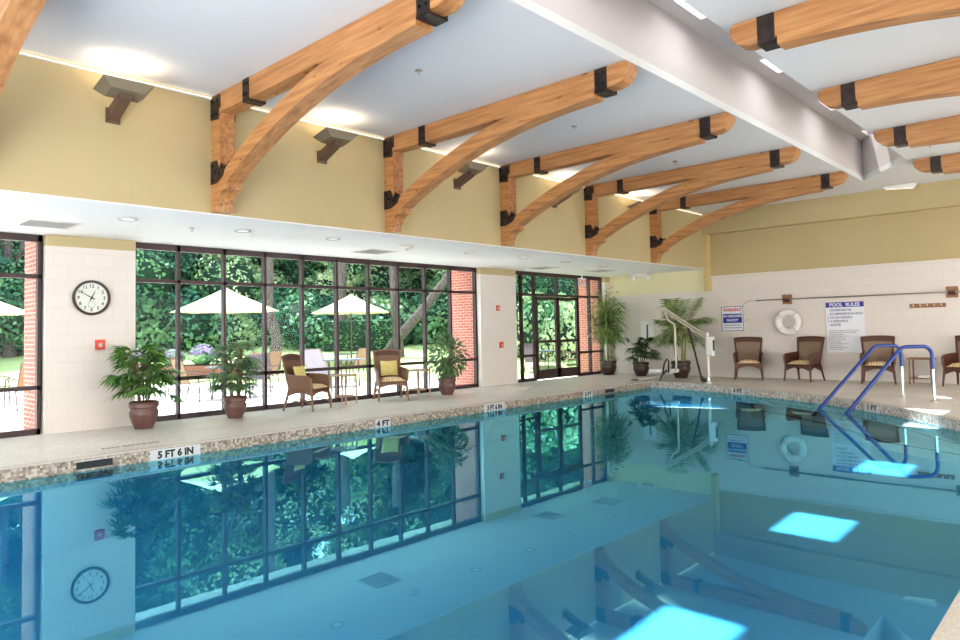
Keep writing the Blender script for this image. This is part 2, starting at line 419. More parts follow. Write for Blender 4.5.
# ---------------------------------------------------------------- dimensions
XW = -11.39      # window wall
XB = -8.16       # upper wall above the soffit edge
XP = -8.69       # left pool edge
XR = 1.50        # mirrored upper wall on the right
XRW = 4.7
YB = 17.66
Y0 = -2.0
ZS = 2.85; ZC = 4.31; ZW = -.15
WELL = (-3.93, -2.83); ZWELL = 5.16

# ---------------------------------------------------------------- pool edge
curve = [(-8.69, 15.42), (-8.0, 15.32), (-7.29, 15.13), (-6.6, 14.88), (-6.03, 14.62), (-5.4, 14.36), (-4.72, 14.02), (-4.0, 13.56), (-3.42, 13.1),
         (-2.69, 12.42), (-2.07, 11.72), (-1.55, 10.95), (-1.12, 9.9), (-.86, 8.6), (-.72, 7), (-.67, 5), (-.66, 3), (-.66, Y0)]
pool = [(XP, Y0)] + curve     # counter-clockwise is not needed

# floor: deck slab around the pool (top at z = 0)
mb = MB()
def slab(poly, z1, z0, k=0): mb.prism(poly, z0, z1, k, 'Z')
slab([(XW, Y0), (XP, Y0), (XP, 15.42), (XP, YB), (XW, YB)], 0, -.12)
for a, b in zip(curve[:-1], curve[1:]):
    pass
back = [p for p in curve if p[1] > 9]
slab([(XP, YB)] + back + [(XRW, back[-1][1]), (XRW, YB)], 0, -.12)
slab([(p[0], p[1]) for p in curve if p[1] < 10] + [(XRW, Y0), (XRW, 9.9)], 0, -.12)
struct(mb.build('floor', M['deck']), 'pale mosaic tile pool deck around the pool', 'floor')

# pool shell: floor (deepening toward the near end) and walls
mb = MB()
def zfloor(x, y): return -.32 - max(0, (11.2-y))*.04 - max(0, min(1.5, (-3.6-x)*.06))
nx, ny = 20, 30
def inside_x(y):   # right pool edge x at y
    c = curve
    for a, b in zip(c[:-1], c[1:]):
        if b[1] <= y <= a[1]:
            t = (a[1]-y)/(a[1]-b[1]+1e-9); return a[0]+(b[0]-a[0])*t
    return -.66 if y < 3 else XP
ys = sorted(set([Y0+(15.42-Y0)*j/ny for j in range(ny+1)]))
grid = []
for y in ys:
    xr = inside_x(y)
    grid.append([(XP+(xr-XP)*i/nx, y, zfloor(XP+(xr-XP)*i/nx, y)) for i in range(nx+1)])
vs = [v for r in grid for v in r]
fs = [(j*(nx+1)+i, j*(nx+1)+i+1, (j+1)*(nx+1)+i+1, (j+1)*(nx+1)+i) for j in range(len(ys)-1) for i in range(nx)]
mb.add(vs, fs, 0)
edge = [(XP, Y0)] + curve
for a, b in zip(edge[:-1], edge[1:]):
    za, zb = zfloor(*a), zfloor(*b)
    mb.add([(a[0], a[1], -.2), (b[0], b[1], -.2), (b[0], b[1], zb), (a[0], a[1], za)], [(0, 1, 2, 3)])
struct(mb.build('pool_basin', M['plaster']), 'teal plastered pool basin under the water', 'pool')
# rim of mosaic tile
def rim(pts, m, name, lab):
    mb = MB()
    for a, b in zip(pts[:-1], pts[1:]):
        mb.add([(a[0], a[1], -.012), (b[0], b[1], -.012), (b[0], b[1], -.24), (a[0], a[1], -.24)], [(0, 1, 2, 3)])
    return struct(mb.build(name, m), lab, 'pool rim')
rim([(XP+.006, Y0), (XP+.006, 15.41)], M['rim_tan'], 'trim_1', 'brown and tan mosaic tile rim along the window side of the pool')
c2 = [(p[0]-.004, p[1]-.006) for p in curve]; c2[0] = (XP+.006, 15.412)
rim(c2, M['rim_grey'], 'trim_2', 'speckled grey mosaic tile rim along the far curved side of the pool')
# coping strip on the deck, 12 cm wide, 6 mm proud
def offset_strip(pts, d, z0, z1, nose=.0):
    mb = MB(); L = []; R = []
    for i, p in enumerate(pts):
        a = pts[max(i-1, 0)]; b = pts[min(i+1, len(pts)-1)]
        tx, ty = b[0]-a[0], b[1]-a[1]; l = sqrt(tx*tx+ty*ty); n = (-ty/l, tx/l)
        L.append((p[0]-n[0]*nose, p[1]-n[1]*nose)); R.append((p[0]+n[0]*d, p[1]+n[1]*d))
    n = len(pts)
    vs = [(q[0], q[1], z) for z in (z0, z1) for q in L+R]
    fs = []
    for i in range(n-1):
        fs += [(i, i+1, n+i+1, n+i), (2*n+i, 2*n+i+1, 3*n+i+1, 3*n+i), (i, i+1, 2*n+i+1, 2*n+i), (n+i, n+i+1, 3*n+i+1, 3*n+i)]
    fs += [(0, n, 3*n, 2*n), (n-1, 2*n-1, 4*n-1, 3*n-1)]
    return mb.add(vs, fs)
struct(offset_strip([(XP, Y0), (XP, 15.42)], .1, -.014, .004, .008).build('trim_3', M['coping']), 'pale stone coping on the window side pool edge', 'coping')
struct(offset_strip(curve, .12, -.014, .004, .008).build('trim_4', M['coping']), 'pale stone coping on the far curved pool edge', 'coping')

# water
me = bpy.data.meshes.new('pool_water')
wv = [(p[0], p[1], ZW) for p in edge]
me.from_pydata(wv, [], [list(range(len(wv)))]); me.materials.append(M['water'])
bm = bmesh.new(); bm.from_mesh(me); bmesh.ops.triangulate(bm, faces=bm.faces); bmesh.ops.recalc_face_normals(bm, faces=bm.faces)
if bm.faces[:][0].normal.z < 0: bmesh.ops.reverse_faces(bm, faces=bm.faces)
bm.to_mesh(me); bm.free()
water = bpy.data.objects.new('pool_water', me); COL.objects.link(water)
tag(water, 'still turquoise pool water mirroring the windows and timber brackets', 'water', kind='stuff')

# entry steps, following the far curved edge (two treads with dark nosing lines)
def inset(d, i0, i1):
    out = []
    for i in range(i0, i1+1):
        a = curve[max(i-1, 0)]; b = curve[min(i+1, len(curve)-1)]; tx, ty = b[0]-a[0], b[1]-a[1]; l = sqrt(tx*tx+ty*ty)
        out.append((curve[i][0]+ty/l*d, curve[i][1]-tx/l*d))
    return out
for d, z, nm, lb in ((.5, -.19, 'pool_step', 'upper curved entry step with a dark nosing line, under the handrails'), (1.1, -.26, 'pool_step', 'lower curved entry step with a dark nosing line, under the handrails')):
    outer = inset(.0, 5, 12); inner = inset(d, 5, 12)
    inner[-1] = ((inner[-1][0]+outer[-1][0]*3)/4, (inner[-1][1]+outer[-1][1]*3)/4)
    inner[0] = ((inner[0][0]+outer[0][0])/2, (inner[0][1]+outer[0][1])/2)
    poly = outer + inner[::-1]
    t = thing(nm, lb, 'step', (0, 0, 0), group='curved steps into the pool')
    n = len(outer); mb = MB()
    vs = [(p[0], p[1], zz) for zz in (z, -.5) for p in outer+inner]
    fs = []
    for i in range(n-1):
        fs += [(i, i+1, n+i+1, n+i), (n+i, n+i+1, 3*n+i+1, 3*n+i)]
    fs += [(0, n, 3*n, 2*n), (n-1, 2*n-1, 4*n-1, 3*n-1)]
    mb.add(vs, fs); mb.build('tread', M['step_plaster'], t)
    mb = MB()
    for a, b in zip(([outer[0]]+inner)[:-1], ([outer[0]]+inner)[1:]):
        dx, dy = b[0]-a[0], b[1]-a[1]; l = sqrt(dx*dx+dy*dy)+1e-6; n_ = (-dy/l*.07, dx/l*.07)
        mb.add([(a[0], a[1], z+.004), (b[0], b[1], z+.004), (b[0]+n_[0], b[1]+n_[1], z+.004), (a[0]+n_[0], a[1]+n_[1], z+.004)], [(0, 1, 2, 3)])
    tag(mb.build('nosing', M['nosing'], t), 'dark tile nosing line')

# ---------------------------------------------------------------- shell
def wall(name, boxes, m, label=None, cat='wall'):
    mb = MB()
    for b in boxes: mb.b2(*b)
    return struct(mb.build(name, m), label, cat)
wall('wall_left', [(XB-.2, XB, Y0, YB, ZS, ZC)], M['wall_yellow'], 'ochre upper wall above the window soffit, carrying timber brackets')
# vertical joints in the upper wall
mb = MB()
for y in (1.5, 2.97, 5.6, 8.3, 10.9, 13.6): mb.b2(XB, XB+.002, y, y+.012, ZS+.02, ZC-.05)
struct(mb.build('trim_5', M['band']), 'thin vertical panel joints in the ochre upper wall', 'wall joint')
wall('ceiling_soffit', [(XW-.25, XB-.2, Y0, YB, ZS, ZS+.15), (XB-.2, XB, Y0, YB, ZS-.012, ZS)], M['soffit'], 'low white soffit above the windows', 'ceiling')
# window wall piers
PR = .15
for i, (y0, y1, lb) in enumerate(((2.95, 4.17, 'white painted block pier carrying the wall clock'), (12.02, 13.33, 'white painted block pier between the big window and the glass doors'), (17.42, YB, 'narrow white pier in the far corner beside the glass doors'))):
    wall('wall_pier_%s' % ('near', 'middle', 'far')[i], [(XW-.06, XW+PR, y0, y1, 0, ZS-.16)], M['wall_white'], lb)
    wall('trim_%d' % (6+i), [(XW-.06, XW+PR+.001, y0-.001, y1+.001, ZS-.16, ZS)], M['band'], 'tan painted band at the top of the %s pier' % ('clock', 'middle', 'far corner')[i], 'wall band')
wall('wall_window_side', [(XW-.3, XW-.06, Y0, 2.9, ZS, ZC), (XW-.3, XW-.06, 2.9, YB, ZS, ZC)], M['brick'], 'outer brick wall above the windows')
# back wall
wall('wall_back', [(XW-.3, XRW, YB, YB+.25, 0, ZC)], M['wall_white'], 'white painted block far wall')
wall('wall_back_corner', [(XW-.06, XB, YB-.012, YB, 2.27, ZS)], M['wall_pale'], 'pale yellow band of the far wall under the soffit')
wall('wall_back_band', [(XB, XR+.1, YB-.02, YB, 2.66, 3.76), (XB, XR+.1, YB-.26, YB, 3.76, ZC)], M['wall_yellow'], 'ochre upper band of the far wall with a projecting bulkhead')
wall('trim_9', [(XB-.04, XB+.1, YB-.18, YB, 2.26, 3.77)], M['trim_yellow'], 'yellow vertical corner trim on the far wall', 'wall trim')
wall('trim_10', [(XB+.1, XR+.1, YB-.05, YB, 2.60, 2.66)], M['wall_white'], 'white ledge under the ochre band of the far wall', 'wall trim')
# right side (mirrors the left)
wall('wall_right', [(XR, XR+.2, Y0, YB, ZS, ZC)], M['wall_yellow'], 'ochre upper wall on the right carrying timber brackets')
wall('ceiling_soffit_right', [(XR, XRW, Y0, YB, ZS-.012, ZS+.15)], M['soffit'], 'low white soffit on the right side', 'ceiling')
wall('wall_right_piers', [(XRW-.2, XRW, -2, 5.0, 0, ZS), (XRW-.2, XRW, 12, 13.2, 0, ZS), (XRW-.2, XRW, 17.2, YB, 0, ZS)], M['wall_white'], 'unseen white piers on the right, gaps left for sky light, near one widened to block it')  # unglazed gaps admit sky light; near pier widened to dim the near left
wall('wall_near', [(XW-.3, XRW, Y0-.2, Y0, ZS, ZC+.1), (XW-.3, -7.6, Y0-.2, Y0, 0, ZS), (1.6, 2.6, Y0-.2, Y0, 0, ZS)], M['wall_white'], 'unseen white wall behind the camera, shaped to block light above and admit sky light below')  # added to cut light on the upper left wall; open below for sky fill
# ceiling with the raised skylight well
wx0, wx1 = WELL; wy0 = 1.5
mb = MB()
mb.b2(XB-.2, wx0, Y0, YB, ZC, ZC+.1); mb.b2(wx1, XR+.2, Y0, YB, ZC, ZC+.1)
mb.b2(wx0, wx1, Y0, wy0, ZC, ZC+.1)
mb.prism([(wx0, 16.05), (wx1, 14.55), (wx1, YB), (wx0, YB)], ZC, ZC+.1, 0, 'Z')
struct(mb.build('ceiling', M['ceiling']), 'pale grey flat ceiling', 'ceiling')
SKY = [(15.55-2.6*i) for i in range(5)]
sx0, sx1, sh = -3.72, -3.12, .36
mb = MB()
mb.b2(wx0-.1, wx0, wy0, 16.1, ZC+.1, ZWELL+.1); mb.b2(wx1, wx1+.1, wy0, 16.1, ZC+.1, ZWELL+.1); mb.b2(wx0, wx1, wy0-.1, wy0, ZC+.1, ZWELL+.1)
mb.prism([(wx0, 16.05), (wx1, 14.55), (wx1, 14.75), (wx0, 16.25)], ZC+.1, ZWELL+.6, 0, 'Z')
ycut = sorted([wy0] + [v for s in SKY for v in (s-sh, s+sh)] + [16.4])
for a, b in zip(ycut[:-1], ycut[1:]):
    mid = (a+b)/2
    if any(abs(mid-s) < sh for s in SKY):
        mb.b2(wx0, sx0, a, b, ZWELL, ZWELL+.1); mb.b2(sx1, wx1, a, b, ZWELL, ZWELL+.1)
        mb.b2(sx0-.03, sx0, a, b, ZWELL+.1, ZWELL+.3)
    else: mb.b2(wx0, wx1, a, b, ZWELL, ZWELL+.1)
struct(mb.build('ceiling_well', M['well']), 'raised white skylight well running along the ceiling', 'ceiling')
for i, s in enumerate(SKY):
    t = thing('window_%d' % (10+i), 'square roof light at the top of the ceiling well', 'skylight'); t['kind'] = 'structure'
    m2 = MB()
    for b in ((sx0, sx1, s-sh, s-sh+.03), (sx0, sx1, s+sh-.03, s+sh), (sx0, sx0+.03, s-sh, s+sh), (sx1-.03, sx1, s-sh, s+sh)): m2.b2(*b, ZWELL+.1, ZWELL+.16)
    m2.build('window_frame', M['white'], t)
    MB().b2(sx0, sx1, s-sh, s+sh, ZWELL+.12, ZWELL+.13).build('pane', M['skyglass'], t)
# cove strip lights along the top of the ochre wall
t = thing('cove_light', 'thin warm glowing light strip along the top of the ochre wall', 'light')
MB().b2(XB, XB+.03, Y0, YB-.26, ZC-.05, ZC-.035).build('channel', M['white'], t)
MB().b2(XB+.005, XB+.02, Y0, YB-.27, ZC-.035, ZC-.022).build('light_strip', M['cove_glow'], t)

# ---------------------------------------------------------------- windows on the left
ZT = ZS-.03
def win(name, y0, y1, mull, trans, label, skip=None):
    t = thing(name, label, 'window'); t['kind'] = 'structure'
    mb = MB(); w = .05; d = .12; x0, x1 = XW-.07, XW+.025
    mb.b2(x0, x1, y0, y1, ZT-.07, ZS); mb.b2(x0, x1, y0, y1, 0, .08) if not skip else None
    mb.b2(x0, x1, y0, y0+w, 0, ZS); mb.b2(x0, x1, y1-w, y1, 0, ZS)
    if skip:
        mb.b2(x0, x1, y0, skip[0], 0, .08); mb.b2(x0, x1, skip[1], y1, 0, .08)
    for m_ in mull:
        z0 = 0
        if skip and skip[0]+.01 < m_ < skip[1]-.01: z0 = trans[1]
        mb.b2(x0, x1, m_-w/2, m_+w/2, z0, ZS)
    for z in trans:
        if z < 1 and skip: mb.b2(x0, x1, y0, skip[0], z-.03, z+.03); mb.b2(x0, x1, skip[1], y1, z-.03, z+.03)
        else: mb.b2(x0, x1, y0, y1, z-.03, z+.03)
    mb.build('window_frame', M['frame'], t)
    g = MB()
    if skip: g.b2(XW-.004, XW+.004, y0, skip[0], .02, trans[1]); g.b2(XW-.004, XW+.004, skip[1], y1, .02, trans[1]); g.b2(XW-.004, XW+.004, y0, y1, trans[1], ZT)
    else: g.b2(XW-.004, XW+.004, y0, y1, .02, ZT)
    g.build('pane', M['glass'], t)
    return t
TR = (.66, 2.25)
win('window_1', 4.17, 12.02, [4.9, 5.69, 6.46, 7.24, 8.02, 8.8, 9.59, 10.37, 11.16], TR, 'long dark framed window wall of ten bays behind the wicker armchairs')
win('window_2', Y0, 2.93, [-1.1, -.3, .5, 1.29, 2.08], TR, 'dark framed window wall left of the clock pier')
win('window_3', 13.33, 17.42, [13.72, 14.25, 15.23, 16.21, 16.8], TR, 'dark framed glazing around the double glass doors', skip=(14.25, 16.21))
for i, (y0, y1, lb) in enumerate(((14.28, 15.22, 'left leaf of the dark framed double glass doors'), (15.24, 16.18, 'right leaf of the dark framed double glass doors'))):
    t = thing('door_%d' % (i+1), lb, 'door', group='double glass doors'); t['kind'] = 'structure'
    mb = MB(); x0, x1 = XW-.03, XW+.03
    mb.b2(x0, x1, y0, y0+.07, .02, 2.21); mb.b2(x0, x1, y1-.07, y1, .02, 2.21)
    mb.b2(x0, x1, y0, y1, 2.13, 2.21); mb.b2(x0, x1, y0, y1, .02, .27)
    mb.build('door_frame', M['frame'], t)
    MB().b2(XW-.003, XW+.003, y0+.06, y1-.06, .26, 2.14).build('pane', M['glass'], t)
    MB().b2(XW+.04, XW+.09, y0+.03, y1-.03, .98, 1.05).build('push_bar', M['frame'], t, bevel=.01)
    MB().b2(XW+.03, XW+.10, y0+.1, y0+.45, 2.10, 2.17).build('door_closer', M['frame'], t, bevel=.01)
# exterior brick piers
for nm, y0, y1, lb in (('near', 2.93, 4.16, 'red brick outside pier behind the clock pier'), ('middle', 12.03, 13.32, 'red brick outside pier at the right end of the long window'), ('far', 17.43, 18.7, 'red brick outside pier right of the glass doors')):
    wall('wall_brick_'+nm, [(XW-.86, XW-.061, y0, y1, -.1, ZC)], M['brick'], lb)
wall('ceiling_sun_block', [(XW-1.1, XW-.3, Y0, YB+1, 3.02, 3.14)], M['offwhite'], 'unseen eave added outside to block sun above the windows', 'eave')  # added overhang, out of view, keeps direct sun off the deck by the windows

# ---------------------------------------------------------------- timber brackets
def bracket(name, label, x, y, rz, group):
    t = thing(name, label, 'timber bracket', (x, y, 0), rz, group)
    h = .1
    MB().b2(0, .21, -h, h, 3.2, 4.07).build('post', M['wood'], t, bevel=.012)
    tip = [(4.25, 4.28), (4.26, 4.22), (4.23, 4.15), (4.17, 4.09), (4.08, 4.06)]
    MB().prism([(0, 4.065), (0, 4.305), (4.21, 4.305)] + tip, -h, h).build('beam', M['wood'], t, bevel=.008)
    def smooth(pts, n=4):
        out = []
        for i in range(len(pts)-1):
            p0 = Vector(pts[max(i-1, 0)]); p1 = Vector(pts[i]); p2 = Vector(pts[i+1]); p3 = Vector(pts[min(i+2, len(pts)-1)])
            for k in range(n):
                q = k/n; out.append(tuple(.5*((2*p1)+(p2-p0)*q+(2*p0-5*p1+4*p2-p3)*q*q+(3*p1-p0-3*p2+p3)*q**3)))
        return out+[tuple(pts[-1])]
    foot = [(0, 2.86), (.135, 2.86)]+smooth([(.14, 2.87), (.155, 2.95), (.20, 3.03), (.28, 3.09), (.36, 3.10)], 3)+[(.375, 3.10), (.375, 3.19)]
    lo = smooth([(.40, 3.19), (.75, 3.355), (1.31, 3.57), (1.75, 3.705), (2.25, 3.825), (2.8, 3.915), (3.35, 3.965), (3.8, 3.985)])
    hi = [(3.8, 4.062)]+smooth([(2.45, 4.062), (2.05, 3.99), (1.66, 3.88), (1.2, 3.73), (.75, 3.55), (.4, 3.375), (.215, 3.27)])
    # outline built as one strip of quads so the curved faces stay clean
    br = MB(); low = foot+lo; n_lo = len(low)
    def top_at(u):
        if u <= .215: return 3.20
        T = sorted(hi)
        for q0, q1 in zip(T[:-1], T[1:]):
            if q0[0] <= u <= q1[0]: return q0[1]+(q1[1]-q0[1])*(u-q0[0])/(q1[0]-q0[0]+1e-9)
        return T[-1][1] if u > T[0][0] else T[0][1]
    tops = [(p[0], top_at(p[0])) for p in low]
    vs = [(p[0], -h, p[1]) for p in low]+[(p[0], -h, p[1]) for p in tops]+[(p[0], h, p[1]) for p in low]+[(p[0], h, p[1]) for p in tops]
    m_ = n_lo; fs = []
    for i in range(m_-1):
        if abs(low[i][0]-low[i+1][0]) > 1e-6: fs += [(i, i+1, m_+i+1, m_+i), (2*m_+i+1, 2*m_+i, 3*m_+i, 3*m_+i+1), (m_+i, m_+i+1, 3*m_+i+1, 3*m_+i)]
        fs += [(i+1, i, 2*m_+i, 2*m_+i+1)]
    fs += [(m_-1, 2*m_-1, 4*m_-1, 3*m_-1), (0, m_, 3*m_, 2*m_)]
    br.add(vs, fs)
    br.build('brace', M['wood'], t, smooth=25)
    for side, nm in ((-1, 'plate'), (1, 'plate')):
        s = side*(h+.006)
        p = MB().prism([(-.0, 4.0), (.2, 3.98), (.2, 4.12), (.24, 4.12), (.24, 4.28), (0, 4.28)], s-.006, s+.006)
        for q in ((.05, 4.05), (.05, 4.22), (.15, 4.05), (.17, 4.22)):
            p.box((q[0], s+side*.01, q[1]), (.03, .012, .03), k=1)
        p.build('steel_plate', [M['steel'], M['bolt']], t)
        p = MB().prism([(0, 3.2), (.14, 3.2), (.3, 3.27), (.36, 3.38), (.27, 3.43), (.2, 3.36), (.15, 3.48), (0, 3.48)], s-.006, s+.006)
        for q in ((.05, 3.25), (.05, 3.42), (.12, 3.34), (.22, 3.3), (.29, 3.37)):
            p.box((q[0], s+side*.01, q[1]), (.03, .012, .03), k=1)
        p.build('steel_plate', [M['steel'], M['bolt']], t)
    for u0, u1, z0 in ((.8, .93, 4.045), (3.82, 3.98, 4.035)):
        p = MB(); p.b2(u0, u1, -h-.012, -h, z0, 4.3); p.b2(u0, u1, h, h+.012, z0, 4.3); p.b2(u0, u1, -h-.012, h+.012, z0-.012, z0+.008)
        p.b2(u0, u1, -h+.01, h-.01, z0+.008, 4.07) if z0 < 4 else None
        for q in (.25, .75):
            for zz in (4.12, 4.24): p.box((u0+(u1-u0)*q, -h-.016, zz), (.024, .01, .024), k=1)
        p.build('steel_strap', [M['steel'], M['bolt']], t)
    return t
BY = [1.40, 4.02, 6.74, 9.40, 12.06, 14.74]
words = ['nearest', 'second', 'third', 'fourth', 'fifth', 'farthest']
proto = None
for i, y in enumerate(BY):
    lb = ['curved fir timber bracket cut off by the top left photo corner', 'largest fully seen curved timber bracket on the left wall, right of the first lamp', 'curved timber bracket on the left wall between the second and third wall lamps', 'middle curved timber bracket on the left wall, third back from the big one counting it', 'fourth curved timber bracket along the left wall', 'farthest curved timber bracket on the left wall, nearest the far wall'][i]
    if proto is None: proto = bracket('timber_bracket', lb, XB, y, 0, 'timber brackets on the left wall')
    else: dup(proto, (XB, y, 0), 0, lb)
for i, y in enumerate(BY[2:]):
    lb = ['topmost right hand timber beam with black strap, nearest the camera', 'second timber beam down on the right side of the ceiling', 'third timber beam down on the right side of the ceiling', 'smallest and farthest timber beam on the right side of the ceiling'][i]
    dup(proto, (XR, y, 0), pi, lb, 'timber brackets on the right wall')

# ---------------------------------------------------------------- wall uplights
def uplight(y, label):
    t = thing('wall_uplight', label, 'wall lamp', (XB, y, 3.73), 0, 'bronze wall uplights between the brackets')
    MB().b2(0, .025, -.075, .075, 0, .17).build('wall_plate', M['lamp_dark'], t, bevel=.004)
    MB().prism([(.02, .03), (.02, .15), (.30, .25), (.40, .27), (.40, .19), (.32, .15)], -.06, .06).build('arm', M['lamp_dark'], t, bevel=.004)
    # shallow flared trough, wider at the top, tilted towards the room
    Rm = Euler((0, radians(-12), 0)).to_matrix().to_4x4()
    lo = [(-.11, -.17), (.11, -.17), (.11, .17), (-.11, .17)]; hi = [(-.17, -.26), (.17, -.26), (.17, .26), (-.17, .26)]
    vs = [Vector((x, y_, 0)) for x, y_ in lo]+[Vector((x, y_, .09)) for x, y_ in hi]+[Vector((x*.93, y_*.95, .085)) for x, y_ in hi]+[Vector((x*.93, y_*.95, .02)) for x, y_ in lo]
    vs = [Rm @ v + Vector((.36, 0, .235)) for v in vs]
    fs = [(0, 1, 2, 3)]
    for j in range(4):
        k = (j+1) % 4; fs += [(j, k, 4+k, 4+j), (4+j, 4+k, 8+k, 8+j), (8+j, 8+k, 12+k, 12+j)]
    fs.append((12, 13, 14, 15))
    MB().add(vs, fs).build('lamp_housing', M['lamp_metal'], t)
    MB().box((.37, 0, .29), (.14, .26, .02), (0, radians(-12), 0)).build('lamp_tube', M['warm_glow'], t)
    return t
LAMPY = [2.78, 5.52, 8.2, 10.9, 13.6]
lamp_l = ['bronze wall uplight above the clock pier, largest of its row', 'bronze wall uplight between the two nearest whole brackets', 'bronze wall uplight half hidden under the second whole bracket brace', 'small bronze wall uplight peeking above the fourth bracket brace', 'tiny bronze wall uplight peeking above the farthest bracket brace']
up0 = uplight(LAMPY[0], lamp_l[0])
for y, lb in zip(LAMPY[1:], lamp_l[1:]): dup(up0, (XB, y, 3.73), 0, lb)
def area(name, loc, rot, size, power, col, sy=None, spread=None):
    l = bpy.data.lights.new(name, 'AREA'); l.energy = power; l.color = col; l.size = size
    if sy: l.shape = 'RECTANGLE'; l.size_y = sy
    if spread: l.spread = spread
    o = bpy.data.objects.new(name, l); o.location = loc; o.rotation_euler = rot; COL.objects.link(o); return o
for y in LAMPY:
    area('uplight_bulb', (XB+.39, y, 4.09), (pi, 0, 0), .22, 2.4, (1, .80, .62), sy=.45)

# ---------------------------------------------------------------- soffit fittings
def downlight(x, y, lb):
    t = thing('downlight', lb, 'ceiling light', (x, y, ZS-.012), 0, 'round downlights in the white soffit')
    MB().lathe([(.075, -.004), (.11, -.012), (.115, 0), (.075, 0)], 24, cap=False).build('trim_ring', M['grille'], t, smooth=True)
    MB().lathe([(0, -.006), (.075, -.004), (.075, 0)], 20).build('lens', M['down_glow'], t)
    return t
dl = [(-9.15, 3.3, 'round downlight in the soffit right above the clock pier'), (-9.2, 4.88, 'round downlight in the soffit just right of the small sprinkler by the clock pier'), (-9.11, 6.36, 'round downlight in the soffit above the nearer wicker armchair'),
      (-9.15, 9.5, 'round downlight in the soffit left of the middle pier'), (-9.1, 11.05, 'round downlight in the soffit in front of the middle pier'), (-9.17, 12.63, 'round downlight in the soffit just past the middle pier'), (-9.2, 14.23, 'farthest round downlight in the soffit, near the exit sign')]
d0 = downlight(*dl[0])
for x, y, lb in dl[1:]: dup(d0, (x, y, ZS-.012), 0, lb)
def vent(x, y, z, w, l, lb, rz=0):
    t = thing('ceiling_vent', lb, 'vent', (x, y, z), rz, 'air vents in the soffit')
    m2 = MB(); m2.b2(-w/2, w/2, -l/2, -l/2+.04, -.012, 0); m2.b2(-w/2, w/2, l/2-.04, l/2, -.012, 0); m2.b2(-w/2, -w/2+.04, -l/2, l/2, -.012, 0); m2.b2(w/2-.04, w/2, -l/2, l/2, -.012, 0)
    m2.build('vent_frame', M['offwhite'], t)
    m2 = MB()
    for i in range(7): m2.box((-w/2+.06+(w-.12)*i/6, 0, -.008), (.03, l-.08, .006), (0, .5, 0))
    m2.build('louvre', M['grille'], t)
    return t
v0 = vent(-10.2, 2.7, ZS, .62, .62, 'square louvred air vent in the soffit left of the clock pier')
dup(v0, (-10.15, 8.0, ZS), 0, 'square louvred air vent in the soffit above the pair of armchairs')
dup(v0, (-10.4, 13.4, ZS), 0, 'square louvred air vent in the soffit by the middle pier')
dup(v0, (-10.05, 15.4, ZS), 0, 'farthest louvred air vent in the soffit, right of the exit sign')
def sprinkler(x, y, z, lb):
    t = thing('sprinkler_head', lb, 'sprinkler', (x, y, z), 0, 'small ceiling sprinklers')
    MB().lathe([(.04, 0), (.045, -.006), (.012, -.012), (.012, -.04)], 12).build('body', M['chrome'], t)
    MB().lathe([(0, -.046), (.022, -.046), (.022, -.05), (0, -.05)], 10).build('deflector', M['grille'], t)
    return t
s0 = sprinkler(-9.46, 4.26, ZS-0.001, 'small sprinkler in the soffit between the two nearest downlights')
dup(s0, (-5.75, 5.2, ZC), 0, 'small sprinkler in the ceiling between the two nearest whole brackets')
dup(s0, (-5.81, 8.3, ZC), 0, 'small sprinkler in the ceiling between the third and fourth brackets')
dup(s0, (-5.82, 11.42, ZC), 0, 'small sprinkler in the ceiling above the fifth bracket')
dup(s0, (-2.3, 13.6, ZC), 0, 'small sprinkler in the ceiling below the third right hand beam')
t = thing('smoke_detector', 'round white smoke detector in the soffit between the vent and downlight', 'detector', (-9.18, 7.95, ZS))
MB().lathe([(.12, -.012), (.12, -.03), (.1, -.045), (0, -.045)], 24).build('base', M['offwhite'], t, smooth=True)
MB().lathe([(.04, -.045), (.035, -.075), (0, -.08)], 16).build('sensor', M['grille'], t, smooth=True)
# exit sign
t = thing('exit_sign', 'red on white exit sign hung before the glass doors', 'sign', (-11.0, 15.9, 2.62))
MB().b2(-.02, .02, -.17, .17, -.1, .11).build('housing', M['sign_white'], t, bevel=.004)
MB().b2(-.012, .012, -.012, .012, .11, ZS-2.62).build('stem', M['white'], t)
tag(text_mesh(['EXIT'], .2, (0, 1, 0), (0, 0, 1), (.021, 0, -.065), bold=.004).build('lettering', M['sign_red'], t), 'red EXIT lettering')
# emergency light at the soffit end and light bar by the ceiling
t = thing('emergency_light', 'white twin head emergency light under the soffit in the far corner', 'light', (-9.93, 17.2, 2.72))
MB().b2(-.3, .2, -.06, .06, 0, .13).build('battery_case', M['offwhite'], t, bevel=.01)
for s in (-.2, .27):
    MB().lathe([(.0, -.05), (.05, -.05), (.06, .03), (.03, .06)], 14, (s, -.05, -.0)).build('lamp_head', M['white'], t, smooth=True)
t = thing('ceiling_light_bar', 'white wedge shaped light fitting under the ceiling near the far wall', 'light', (-3.5, 17.2, ZC))
MB().prism([(-.32, 0), (.32, 0), (.26, -.09), (-.3, -.04)], -.1, .1).build('housing', M['white'], t, bevel=.006)
MB().prism([(-.28, -.046), (.24, -.092), (.24, -.1), (-.28, -.054)], -.08, .08).build('diffuser', M['down_glow'], t)

